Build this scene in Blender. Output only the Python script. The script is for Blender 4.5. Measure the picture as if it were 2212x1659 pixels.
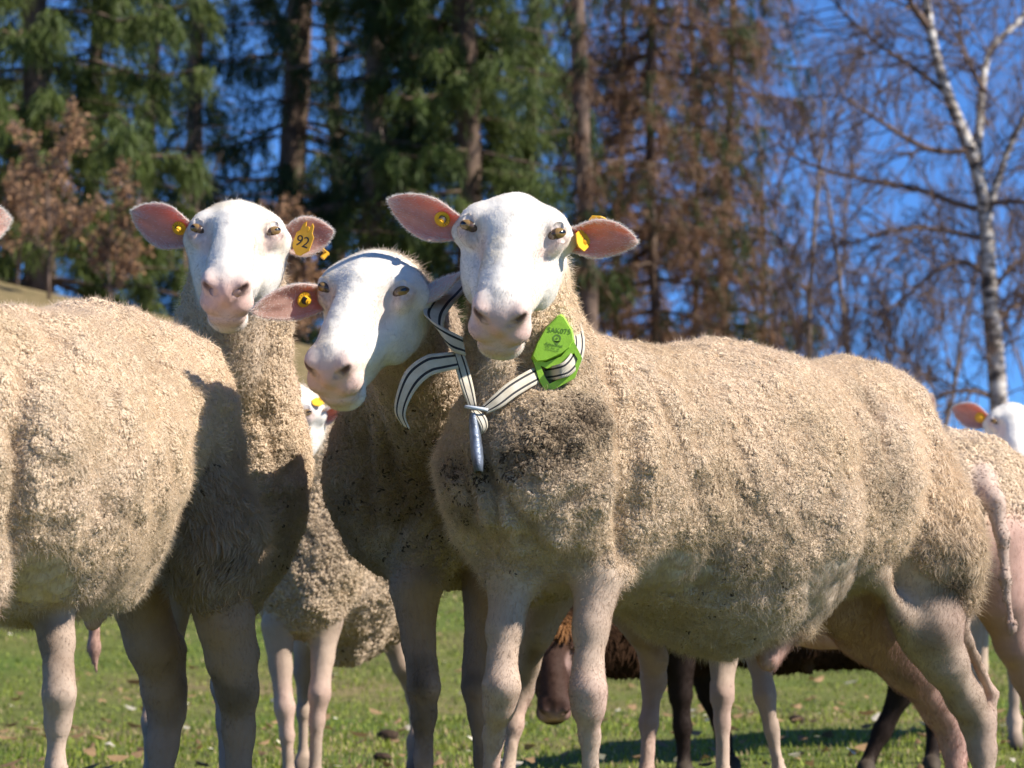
import bpy, bmesh, math, random
import numpy as np
import openvdb
from mathutils import Vector, Matrix

for _o in list(bpy.data.objects):
    bpy.data.objects.remove(_o, do_unlink=True)
scene = bpy.context.scene
COL = scene.collection
rng = np.random.default_rng(7)

# ------------------------------------------------------------------ camera
CAM_H, PITCH = 0.40, math.radians(4.17)
FPX = 6549.0                                    # focal length for a 2212 x 1659 picture
cd = bpy.data.cameras.new('camera')
cam = bpy.data.objects.new('camera', cd); COL.objects.link(cam)
cam.location = (0, 0, CAM_H)
cam.rotation_euler = (math.pi / 2 + PITCH, 0, 0)
cd.sensor_width = 36.0
cd.lens = 36.0 * FPX / 2212.0
cd.clip_start, cd.clip_end = 0.1, 3000
cd.dof.use_dof = True
cd.dof.focus_distance = 4.0
cd.dof.aperture_fstop = 13.0
scene.camera = cam

# ------------------------------------------------------------------ sky and sun
SUN_EL, SUN_AZ = math.radians(40.5), math.radians(107)     # azimuth from +Y (view direction) clockwise to +X (right)
sun_dir = Vector((math.sin(SUN_AZ) * math.cos(SUN_EL), math.cos(SUN_AZ) * math.cos(SUN_EL), math.sin(SUN_EL)))
world = bpy.data.worlds.new('World'); scene.world = world; world.use_nodes = True
wn = world.node_tree
sky = wn.nodes.new('ShaderNodeTexSky'); sky.sky_type = 'NISHITA'; sky.sun_disc = False
sky.sun_elevation = SUN_EL; sky.sun_rotation = SUN_AZ
sky.altitude = 12000; sky.air_density = 3.0; sky.dust_density = 0.0; sky.ozone_density = 10.0
bg = wn.nodes['Background']; bg.inputs['Strength'].default_value = 0.098
wn.links.new(sky.outputs[0], bg.inputs['Color'])
sd = bpy.data.lights.new('sun', 'SUN'); sd.energy = 5.0; sd.angle = math.radians(0.55); sd.color = (1.0, 0.93, 0.82)
so = bpy.data.objects.new('sun', sd); COL.objects.link(so)
so.rotation_euler = (-sun_dir).to_track_quat('-Z', 'Y').to_euler()
so.location = (4, 0, 6)
scene.view_settings.view_transform = 'Standard'
scene.view_settings.look = 'None'
scene.view_settings.exposure = 0.78
scene.view_settings.gamma = 1.0
scene.cycles.max_bounces = 5
scene.cycles.diffuse_bounces = 2
scene.cycles.glossy_bounces = 2
scene.cycles.transmission_bounces = 5
scene.cycles.transparent_max_bounces = 6
scene.cycles.use_denoising = True
scene.cycles.denoising_input_passes = 'RGB_ALBEDO_NORMAL'
scene.cycles.sample_clamp_indirect = 6.0
scene.cycles_curves.shape = 'THICK'

# ------------------------------------------------------------------ helpers
def W(px, py, d):
    """World point that lies at distance d (world y) behind picture point (px, py) of the 2212 x 1659 frame."""
    x, z = (px - 1106.0) / FPX, (829.5 - py) / FPX
    cy, cz = math.cos(PITCH) - z * math.sin(PITCH), math.sin(PITCH) + z * math.cos(PITCH)
    k = d / cy
    return np.array([x * k, d, CAM_H + cz * k])

def unit(v):
    v = np.asarray(v, float)
    return v / (np.linalg.norm(v, axis=-1, keepdims=True) + 1e-12)

def tag(o, label=None, cat=None, group=None, kind=None):
    if label: o['label'] = label
    if cat: o['category'] = cat
    if group: o['group'] = group
    if kind: o['kind'] = kind
    return o

def empty(name, loc=(0, 0, 0)):
    o = bpy.data.objects.new(name, None); COL.objects.link(o); o.location = loc
    o.empty_display_size = 0.1
    return o

def link(o, parent=None):
    COL.objects.link(o)
    if parent is not None:
        o.parent = parent
        o.matrix_parent_inverse = world_m(parent).inverted()
    return o

def world_m(p):
    m = p.matrix_basis.copy()
    if p.parent is not None: m = world_m(p.parent) @ p.matrix_parent_inverse @ m
    return m

def mesh_np(name, verts, faces, mat=None, parent=None, smooth=True, mats=None, fmat=None, colors=None, uv=None):
    """verts (N,3); faces (M,k) array or a list of such arrays."""
    me = bpy.data.meshes.new(name)
    fl = faces if isinstance(faces, list) else [faces]
    fl = [np.asarray(f, np.int32) for f in fl if len(f)]
    verts = np.asarray(verts, np.float32)
    me.vertices.add(len(verts)); me.vertices.foreach_set('co', verts.ravel())
    nl = sum(f.size for f in fl); npoly = sum(len(f) for f in fl)
    me.loops.add(nl); me.polygons.add(npoly)
    me.loops.foreach_set('vertex_index', np.concatenate([f.ravel() for f in fl]))
    tot = np.concatenate([np.full(len(f), f.shape[1], np.int32) for f in fl])
    st = np.concatenate([[0], np.cumsum(tot)[:-1]]).astype(np.int32)
    me.polygons.foreach_set('loop_start', st)
    try: me.polygons.foreach_set('loop_total', tot)
    except Exception: pass
    if smooth: me.polygons.foreach_set('use_smooth', np.ones(npoly, bool))
    for m in (mats or ([mat] if mat else [])): me.materials.append(m)
    if fmat is not None: me.polygons.foreach_set('material_index', np.asarray(fmat, np.int32))
    if colors is not None:
        for k, c in colors.items():
            c = np.asarray(c, np.float32)
            if c.ndim == 1: c = np.stack([c, c, c], 1)
            a = me.color_attributes.new(k, 'FLOAT_COLOR', 'POINT')
            a.data.foreach_set('color', np.concatenate([c, np.ones((len(c), 1), np.float32)], 1).ravel())
    me.update(calc_edges=True); me.validate(clean_customdata=False)
    if uv is not None:
        l = me.uv_layers.new(name='UVMap')
        idx = np.empty(len(me.loops), np.int32); me.loops.foreach_get('vertex_index', idx)
        l.data.foreach_set('uv', np.asarray(uv, np.float32)[idx].ravel())
    o = bpy.data.objects.new(name, me)
    return link(o, parent)

NTAB = np.random.default_rng(11).random((64, 64, 64)).astype(np.float32).ravel()

def vnoise(p, seed=0):
    """smooth value noise in -1..1"""
    p = np.atleast_2d(np.asarray(p, float)) + seed * 17.37
    r = np.zeros(len(p))
    i = np.floor(p).astype(np.int64); f = p - i; f = f * f * (3 - 2 * f); i &= 63
    ix = (i[:, 0] * 4096, ((i[:, 0] + 1) & 63) * 4096); iy = (i[:, 1] * 64, ((i[:, 1] + 1) & 63) * 64); iz = (i[:, 2], (i[:, 2] + 1) & 63)
    wx = (1 - f[:, 0], f[:, 0]); wy = (1 - f[:, 1], f[:, 1]); wz = (1 - f[:, 2], f[:, 2])
    for a in (0, 1):
        for b in (0, 1):
            ab = ix[a] + iy[b]; w = wx[a] * wy[b]
            for c in (0, 1): r += NTAB[ab + iz[c]] * (w * wz[c])
    return r * 2 - 1

def fbm(p, oct=3, seed=0):
    r, a, t = 0, 1.0, 0
    for k in range(oct):
        r = r + a * vnoise(np.asarray(p) * 2 ** k, seed + k * 3); t += a; a *= 0.5
    return r / t

def sstep(a, b, x):
    t = np.clip((x - a) / (b - a), 0, 1); return t * t * (3 - 2 * t)

# ------------------------------------------------------------------ node materials
def newmat(name):
    m = bpy.data.materials.new(name); m.use_nodes = True
    nt = m.node_tree; return m, nt, nt.nodes['Principled BSDF'], nt.nodes['Material Output']

def N(nt, t, **kw):
    n = nt.nodes.new(t)
    for k, v in kw.items():
        if k in n.inputs: n.inputs[k].default_value = v
        else: setattr(n, k, v)
    return n

def noise_node(nt, scale, detail=4, rough=0.55, coord='Object'):
    tc = N(nt, 'ShaderNodeTexCoord'); n = N(nt, 'ShaderNodeTexNoise')
    n.inputs['Scale'].default_value = scale; n.inputs['Detail'].default_value = detail; n.inputs['Roughness'].default_value = rough
    nt.links.new(tc.outputs[coord], n.inputs['Vector']); return n

def ramp(nt, src, stops):
    r = N(nt, 'ShaderNodeValToRGB'); e = r.color_ramp.elements
    while len(e) < len(stops): e.new(0.5)
    for i, (p, c) in enumerate(stops): e[i].position = p; e[i].color = (*c, 1)
    nt.links.new(src, r.inputs['Fac']); return r

def mat_plain(name, c, rough=0.6, spec=0.5, vary=0.15, scale=40, bump=0.0, bscale=200):
    m, nt, b, out = newmat(name)
    n = noise_node(nt, scale)
    lo = tuple(x * (1 - vary) for x in c); hi = tuple(min(1, x * (1 + vary)) for x in c)
    r = ramp(nt, n.outputs['Fac'], [(0.3, lo), (0.7, hi)])
    nt.links.new(r.outputs[0], b.inputs['Base Color'])
    b.inputs['Roughness'].default_value = rough; b.inputs['Specular IOR Level'].default_value = spec
    if bump:
        n2 = noise_node(nt, bscale); bp = N(nt, 'ShaderNodeBump', Strength=bump, Distance=0.01)
        nt.links.new(n2.outputs['Fac'], bp.inputs['Height']); nt.links.new(bp.outputs[0], b.inputs['Normal'])
    return m

def mat_attr(name, rough=0.8, spec=0.2, trans=0.0, tcol=None, attr='col', bump=0.0, bscale=300, vary=0.12, sheen=0.0, sss=0.0):
    """colour from a mesh/curve attribute, broken up by fine noise; trans = share of light let through"""
    m, nt, b, out = newmat(name)
    a = N(nt, 'ShaderNodeAttribute', attribute_name=attr)
    n = noise_node(nt, 90, 5, 0.65)
    mr = N(nt, 'ShaderNodeMapRange'); nt.links.new(n.outputs['Fac'], mr.inputs['Value'])
    mr.inputs['From Min'].default_value = 0.3; mr.inputs['From Max'].default_value = 0.7
    mr.inputs['To Min'].default_value = 1 - vary; mr.inputs['To Max'].default_value = 1 + vary
    mx = N(nt, 'ShaderNodeVectorMath', operation='SCALE')
    nt.links.new(a.outputs['Color'], mx.inputs[0]); nt.links.new(mr.outputs[0], mx.inputs['Scale'])
    nt.links.new(mx.outputs[0], b.inputs['Base Color'])
    b.inputs['Roughness'].default_value = rough; b.inputs['Specular IOR Level'].default_value = spec
    if sss:
        b.inputs['Subsurface Weight'].default_value = sss; b.inputs['Subsurface Radius'].default_value = (0.012, 0.005, 0.003)
        b.inputs['Subsurface Scale'].default_value = 1.0
    if bump:
        n2 = noise_node(nt, bscale, 3); bp = N(nt, 'ShaderNodeBump', Strength=bump, Distance=0.004)
        nt.links.new(n2.outputs['Fac'], bp.inputs['Height']); nt.links.new(bp.outputs[0], b.inputs['Normal'])
    if trans:
        tr = N(nt, 'ShaderNodeBsdfTranslucent')
        if tcol: tr.inputs['Color'].default_value = (*tcol, 1)
        else: nt.links.new(mx.outputs[0], tr.inputs['Color'])
        mix = N(nt, 'ShaderNodeMixShader'); mix.inputs[0].default_value = trans
        nt.links.new(b.outputs[0], mix.inputs[1]); nt.links.new(tr.outputs[0], mix.inputs[2])
        nt.links.new(mix.outputs[0], out.inputs['Surface'])
    return m

# ------------------------------------------------------------------ tubes, lathe, boxes
def tubes(paths, radii, sides=6, cap=True):
    """paths: list of (K,3), radii: list of (K,) -> verts, quads (one tube per path)"""
    V, F, o = [], [], 0
    ang = np.linspace(0, 2 * math.pi, sides, endpoint=False)
    for P, R in zip(paths, radii):
        P = np.asarray(P, float); R = np.asarray(R, float); K = len(P)
        T = np.gradient(P, axis=0); T = unit(T)
        ref = np.array([0.0, 0, 1]) if abs(T[:, 2]).mean() < 0.8 else np.array([1.0, 0, 0])
        A = unit(np.cross(T, ref)); B = np.cross(T, A)
        ring = P[:, None] + R[:, None, None] * (A[:, None] * np.cos(ang)[None, :, None] + B[:, None] * np.sin(ang)[None, :, None])
        V.append(ring.reshape(-1, 3))
        i = np.arange(K - 1)[:, None] * sides + np.arange(sides)[None]
        j = np.arange(K - 1)[:, None] * sides + (np.arange(sides)[None] + 1) % sides
        F.append(np.stack([i, j, j + sides, i + sides], -1).reshape(-1, 4) + o)
        o += K * sides
        if cap:
            V.append(P[[0, -1]])
            e = np.arange(sides); e2 = (e + 1) % sides
            F.append(np.stack([e2, e, np.full(sides, K * sides), np.full(sides, K * sides)], -1) + o - K * sides)
            b = (K - 1) * sides
            F.append(np.stack([b + e, b + e2, np.full(sides, K * sides + 1), np.full(sides, K * sides + 1)], -1) + o - K * sides)
            o += 2
    V = np.concatenate(V); F = np.concatenate(F)
    tri = F[:, 2] == F[:, 3]
    return V, [F[~tri], F[tri][:, :3]] if cap else F

def bm_to_np(bm):
    bm.verts.ensure_lookup_table()
    v = np.array([x.co[:] for x in bm.verts]); bm.verts.index_update()
    return v, [[x.index for x in f.verts] for f in bm.faces]

def obj_bm(name, bm, mats, parent=None, smooth=False):
    me = bpy.data.meshes.new(name); bm.to_mesh(me); bm.free()
    for m in (mats if isinstance(mats, (list, tuple)) else [mats]): me.materials.append(m)
    if smooth:
        for p in me.polygons: p.use_smooth = True
    return link(bpy.data.objects.new(name, me), parent)

def text_bm(bm, body, size, mat_index, M, align='CENTER'):
    """adds flat lettering to a bmesh, placed by the 4x4 matrix M"""
    cu = bpy.data.curves.new('txt', 'FONT'); cu.body = body; cu.size = size; cu.align_x = align; cu.align_y = 'CENTER'
    cu.extrude = size * 0.01; cu.resolution_u = 3
    o = bpy.data.objects.new('txt', cu); COL.objects.link(o)
    dg = bpy.context.evaluated_depsgraph_get()
    me = bpy.data.meshes.new_from_object(o.evaluated_get(dg))
    bpy.data.objects.remove(o, do_unlink=True); bpy.data.curves.remove(cu)
    me.transform(M)
    n0 = len(bm.faces); bm.from_mesh(me); bm.faces.ensure_lookup_table()
    for f in bm.faces[n0:]: f.material_index = mat_index
    bpy.data.meshes.remove(me)
# ------------------------------------------------------------------ bodies: smooth union of rounded cones and ellipsoids
class Body:
    """Collects primitives; tags give each region its look: (colour rgb, wool 0..1, lock length m, lock thickness m)."""
    def __init__(self): self.p = []
    def cone(self, a, b, ra, rb, k=0.02, t=None, sub=False, cut=0):
        self.p.append(('c', np.array(a, float), np.array(b, float), ra, rb, k, t, sub, cut)); return self
    def chain(self, pts, k=0.02, t=None):
        for (a, ra), (b, rb) in zip(pts[:-1], pts[1:]): self.cone(a, b, ra, rb, k, t)
        return self
    def ell(self, c, A, r, k=0.02, t=None, sub=False, cut=0):
        self.p.append(('e', np.array(c, float), np.array(A, float), np.array(r, float), None, k, t, sub, cut)); return self
    @staticmethod
    def dist(q, P):
        if q[0] == 'c':
            a, b, ra, rb = q[1:5]
            ab = b - a; L2 = ab @ ab + 1e-12
            h = np.clip(((P - a) @ ab) / L2, 0, 1)
            d = P - (a + h[..., None] * ab)
            return np.sqrt((d * d).sum(-1)) - (ra + h * (rb - ra))
        c, A, r = q[1:4]
        x = (P - c) @ A.T                        # rows of A: local axes
        k0 = np.sqrt(((x / r) ** 2).sum(-1)); k1 = np.sqrt(((x / (r * r)) ** 2).sum(-1))
        return np.where(k0 < 1e-6, -r.min(), k0 * (k0 - 1) / (k1 + 1e-9))
    def box(self, q, m):
        if q[0] == 'c':
            r = max(q[3], q[4]) + m
            return np.minimum(q[1], q[2]) - r, np.maximum(q[1], q[2]) + r
        r = q[3].max() + m
        return q[1] - r, q[1] + r
    @staticmethod
    def inside(X, lo, hi):
        return np.nonzero((X[0] > lo[0]) & (X[0] < hi[0]) & (X[1] > lo[1]) & (X[1] < hi[1]) & (X[2] > lo[2]) & (X[2] < hi[2]))[0]
    def eval(self, P, fine=True):
        D = np.full(len(P), 0.2); X = np.ascontiguousarray(P.T)
        mn, mx = P.min(0), P.max(0)
        for q in self.p:
            if q[8] and not fine: continue
            m = q[5] + (0.006 if q[7] else 0.02)
            lo, hi = self.box(q, m)
            if (lo > mx).any() or (hi < mn).any(): continue
            I = self.inside(X, lo, hi)
            if not len(I): continue
            D[I] = self._blend(D[I], self.dist(q, P[I]), q[5], q[7])
        return D
    @staticmethod
    def _blend(o, d, k, sub):
        if sub:
            h = np.maximum(k - np.abs(o + d), 0) / k
            return np.maximum(o, -d) + h * h * k / 4
        h = np.maximum(k - np.abs(o - d), 0) / k
        return np.minimum(o, d) - h * h * k / 4
    def tags(self, P):
        acc = None; ws = np.full(len(P), 1e-9); X = np.ascontiguousarray(P.T)
        n = None
        for q in self.p:
            if q[6] is None: continue
            if acc is None: n = len(q[6]); acc = np.zeros((len(P), n))
            lo, hi = self.box(q, 0.05)
            I = self.inside(X, lo, hi)
            if not len(I): continue
            w = np.exp(-np.maximum(self.dist(q, P[I]) + 0.0, -0.02) / 0.006)
            acc[I] += w[:, None] * np.array(q[6]); ws[I] += w
        return acc / ws[:, None]
    def mesh(self, vox, refine=None, levels=1, iters=2):
        """refine: (centre, radius) ball where the faces are split once more"""
        lo = np.min([self.box(q, 0.02)[0] for q in self.p if not q[7]], 0); hi = np.max([self.box(q, 0.02)[1] for q in self.p if not q[7]], 0)
        n = np.ceil((hi - lo) / vox).astype(int) + 1
        G = np.full(n, 0.2, np.float32)
        ax = [lo[i] + vox * np.arange(n[i]) for i in range(3)]
        for q in self.p:
            if q[8]: continue
            m = q[5] + 2.5 * vox
            a, b = self.box(q, m)
            i0 = np.clip(np.floor((a - lo) / vox).astype(int), 0, n); i1 = np.clip(np.ceil((b - lo) / vox).astype(int) + 1, 0, n)
            if (i1 <= i0).any(): continue
            s = tuple(slice(x, y) for x, y in zip(i0, i1))
            X = np.stack(np.meshgrid(*[ax[i][s[i]] for i in range(3)], indexing='ij'), -1)
            G[s] = self._blend(G[s], self.dist(q, X), q[5], q[7])
        g = openvdb.FloatGrid(1.0); g.copyFromArray(np.minimum(G, 1.0 - 1e-3).astype(np.float32))
        v, qd = g.convertToQuads()
        v = np.asarray(v, float) * vox + lo
        qd = np.asarray(qd)
        I = rng.integers(0, len(qd), 400); c = v[qd[I]].mean(1)
        nn = np.cross(v[qd[I, 1]] - v[qd[I, 0]], v[qd[I, 2]] - v[qd[I, 0]])
        if (nn * self.grad(c)[1]).sum() < 0: qd = qd[:, ::-1]
        if refine is not None:
            me = bpy.data.meshes.new('tmp')
            me.from_pydata(v.tolist(), [], qd.tolist())
            bm = bmesh.new(); bm.from_mesh(me); bpy.data.meshes.remove(me)
            c, r = refine
            cv = Vector(c)
            for lv in range(levels):
                rr = r - lv * .012
                sel = {x for x in bm.verts if (x.co - cv).length < rr}
                ed = [e for e in bm.edges if e.verts[0] in sel and e.verts[1] in sel]
                bmesh.ops.subdivide_edges(bm, edges=ed, cuts=1, use_grid_fill=True)
                bmesh.ops.triangulate(bm, faces=[f for f in bm.faces if len(f.verts) > 4])
            bm.verts.index_update()
            v = np.array([x.co[:] for x in bm.verts])
            f3 = np.array([[y.index for y in f.verts] for f in bm.faces if len(f.verts) == 3], np.int32).reshape(-1, 3)
            f4 = np.array([[y.index for y in f.verts] for f in bm.faces if len(f.verts) == 4], np.int32).reshape(-1, 4)
            bm.free(); F = [f4, f3]
        else:
            F = [qd]
        if refine is not None:
            I = np.nonzero(np.linalg.norm(v - refine[0], axis=1) < refine[1])[0]
            for _ in range(iters):
                d, gr = self.grad(v[I], .0007)
                v[I] = v[I] - np.clip(d, -0.006, 0.006)[:, None] * gr
        return v, F
    def grad(self, v, e=0.001):
        d = self.eval(v)
        gr = np.stack([self.eval(v + np.eye(3)[i] * e) - d for i in range(3)], 1)
        return d, unit(gr)

def vnormals(v, F):
    n = np.zeros_like(v)
    for f in F:
        if not len(f): continue
        a = np.cross(v[f[:, 1]] - v[f[:, 0]], v[f[:, 2]] - v[f[:, 0]])
        if f.shape[1] == 4: a = a + np.cross(v[f[:, 2]] - v[f[:, 0]], v[f[:, 3]] - v[f[:, 0]])
        for k in range(f.shape[1]):
            for c in range(3): n[:, c] += np.bincount(f[:, k], a[:, c], len(v))
    return unit(n)

def tris_of(F):
    T = []
    for f in F:
        if not len(f): continue
        if f.shape[1] == 3: T.append(f)
        else: T += [f[:, [0, 1, 2]], f[:, [0, 2, 3]]]
    return np.concatenate(T)

def scatter(v, T, n, weight=None):
    """n random surface points; returns triangle ids and barycentric weights"""
    a = np.linalg.norm(np.cross(v[T[:, 1]] - v[T[:, 0]], v[T[:, 2]] - v[T[:, 0]]), axis=1) * 0.5
    if weight is not None: a = a * weight[T].mean(1)
    c = np.cumsum(a); t = np.searchsorted(c, rng.random(n) * c[-1]); t = np.minimum(t, len(T) - 1)
    r1, r2 = np.sqrt(rng.random(n)), rng.random(n)
    return t, np.stack([1 - r1, r1 * (1 - r2), r1 * r2], 1)

def interp(A, T, t, b):
    x = A[T[t]]
    return (x * (b[..., None] if x.ndim == 3 else b)).sum(1)

def hair_obj(name, P, R, C, mat, parent):
    """P (n,k,3) points, R (n,k) radii, C (n,3) colours -> one Curves object"""
    n, k = P.shape[:2]
    h = bpy.data.hair_curves.new(name)
    h.add_curves([k] * n)
    h.attributes['position'].data.foreach_set('vector', P.astype(np.float32).ravel())
    r = h.attributes.new('radius', 'FLOAT', 'POINT'); r.data.foreach_set('value', R.astype(np.float32).ravel())
    c = h.attributes.new('col', 'FLOAT_COLOR', 'CURVE')
    c.data.foreach_set('color', np.concatenate([C, np.ones((n, 1))], 1).astype(np.float32).ravel())
    h.materials.append(mat)
    return link(bpy.data.objects.new(name, h), parent)

def worley(p, size, seed=0):
    """nearest jittered cell point and a random number of that cell"""
    q = p / size + seed * 3.7; base = np.floor(q).astype(np.int64)
    best = np.full(len(p), 1e9); fp = np.zeros_like(p); rid = np.zeros(len(p))
    for dx in (-1, 0, 1):
        for dy in (-1, 0, 1):
            for dz in (-1, 0, 1):
                c = base + np.array([dx, dy, dz]); k = ((c[:, 0] & 63) * 4096 + (c[:, 1] & 63) * 64 + (c[:, 2] & 63))
                f = c + np.stack([NTAB[k], NTAB[(k + 7919) % 262144], NTAB[(k + 104729) % 262144]], 1)
                d = ((f - q) ** 2).sum(1); m = d < best
                best[m] = d[m]; fp[m] = f[m]; rid[m] = NTAB[(k[m] + 31337) % 262144]
    return (fp - seed * 3.7) * size, rid
# ------------------------------------------------------------------ sheep
#        r    g    b   wool lock  hair
WOOL  = (0.72, 0.59, 0.465, 1.0, 0.0065, 0.0)
RUMP  = (0.66, 0.53, 0.405, 1.0, 0.0155, 0.0)
BARE  = (0.60, 0.46, 0.35, 0.0, 0.004, 0.5)
LEG   = (0.55, 0.415, 0.325, 0.0, 0.0032, 0.28)
PINK  = (0.58, 0.36, 0.30, 0.0, 0.006, 0.25)
NECKT = (0.60, 0.49, 0.38, 0.35, 0.010, 0.5)
FACE  = (0.80, 0.755, 0.685, 0.0, 0.0023, 1.0)
FPINK = (0.66, 0.48, 0.42, 0.0, 0.004, 0.55)
NOSE  = (0.66, 0.47, 0.41, 0.0, 0.002, 0.35)
LIP   = (0.63, 0.46, 0.40, 0.0, 0.0025, 0.4)
BWOOL = (0.050, 0.028, 0.018, 1.0, 0.018, 0.0)
BFACE = (0.055, 0.028, 0.020, 0.0, 0.0036, 1.0)
WOOL_DIRT_SHADE = (0.50, 0.375, 0.265, 1.0, 0.0070, 0.0)  # dirt-brown wool, also darkened to paint in shade on the chest
RUMP_SHADE = (0.50, 0.39, 0.29, 1.0, 0.0155, 0.0)  # brownish rump wool, darkened to deepen the shadow that falls there
LEG_SHADE  = (0.42, 0.270, 0.185, 0.0, 0.0032, 0.28)  # leg colour browned for legs standing in shade
BELLY = (0.60, 0.485, 0.355, 1.0, 0.0105, 0.0)
HOOF  = (0.09, 0.07, 0.05, 0.0, 0.004, 0.0)

M_skin = mat_attr('sheep_skin', rough=0.7, spec=0.15, bump=0.12, bscale=500, sss=0.0, vary=0.05)
M_wool = mat_attr('wool_locks', rough=0.95, spec=0.02, trans=0.34, vary=0.08)
M_hair = mat_attr('short_hair', rough=0.8, spec=0.08, trans=0.48, vary=0.05)
M_ear = mat_attr('ear_skin', rough=0.65, spec=0.2, trans=0.38, tcol=(1.0, 0.27, 0.10), bump=0.2, bscale=400)
M_yellow = mat_plain('ear_tag_plastic', (0.80, 0.43, 0.02), 0.45, 0.5, 0.08)
M_ink = mat_plain('black_print', (0.02, 0.02, 0.02), 0.6)
M_red = mat_plain('red_stud', (0.55, 0.06, 0.03), 0.5)

def eye_material(name, iris):
    m, nt, b, out = newmat(name)
    tc = N(nt, 'ShaderNodeTexCoord'); sp = N(nt, 'ShaderNodeSeparateXYZ'); nt.links.new(tc.outputs['Object'], sp.inputs[0])
    def mth(op, a, bb=None, c=None):
        n = N(nt, 'ShaderNodeMath', operation=op)
        for i, x in enumerate((a, bb, c)):
            if x is None: continue
            if isinstance(x, (int, float)): n.inputs[i].default_value = x
            else: nt.links.new(x, n.inputs[i])
        return n.outputs[0]
    # local z looks out of the eye, x runs along the slit
    x2 = mth('MULTIPLY', sp.outputs['X'], sp.outputs['X']); y2 = mth('MULTIPLY', sp.outputs['Y'], sp.outputs['Y'])
    iris_r = mth('SQRT', mth('ADD', x2, y2))
    pup = mth('SQRT', mth('ADD', mth('MULTIPLY', x2, 0.30), mth('MULTIPLY', y2, 3.2)))
    n = noise_node(nt, 900, 3)
    ri = ramp(nt, n.outputs['Fac'], [(0.3, tuple(c * 0.6 for c in iris)), (0.7, iris)])
    m1 = N(nt, 'ShaderNodeMix', data_type='RGBA'); nt.links.new(mth('GREATER_THAN', mth('SQRT', mth('ADD', mth('MULTIPLY', x2, 6500.0), mth('MULTIPLY', y2, 12900.0))), 0.86), m1.inputs[0])
    nt.links.new(ri.outputs[0], m1.inputs[6]); m1.inputs[7].default_value = (0.085, 0.050, 0.030, 1)
    m2 = N(nt, 'ShaderNodeMix', data_type='RGBA'); nt.links.new(mth('LESS_THAN', pup, 0.0040), m2.inputs[0])
    nt.links.new(m1.outputs[2], m2.inputs[6]); m2.inputs[7].default_value = (0.006, 0.005, 0.005, 1)
    nt.links.new(m2.outputs[2], b.inputs['Base Color'])
    b.inputs['Roughness'].default_value = 0.08; b.inputs['Specular IOR Level'].default_value = 0.7
    return m
M_eye = eye_material('amber_eye', (0.30, 0.18, 0.065))
M_eye_dark = eye_material('dark_eye', (0.05, 0.025, 0.015))

class Head:
    """frame of a head: local x (picture right), u (poll to nose), v (out of the face)"""
    def __init__(self, mid, pitch, yaw, roll, s=1.0):
        a, y, r = map(math.radians, (pitch, yaw, roll))
        ex = np.array([1.0, 0, 0]); eu = np.array([0, -math.cos(a), -math.sin(a)]); ev = np.array([0, -math.sin(a), math.cos(a)])
        Ry = np.array(Matrix.Rotation(r, 3, 'Y')); Rz = np.array(Matrix.Rotation(y, 3, 'Z'))
        self.A = np.stack([Ry @ Rz @ e for e in (ex, eu, ev)])        # rows
        self.s = s; self.eye = {}
        self.O = np.asarray(mid, float) - s * (np.array([0, 0.083, -0.036]) @ self.A)
    def __call__(self, x, u, v): return self.O + self.s * (np.array([x, u, v]) @ self.A)

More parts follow.
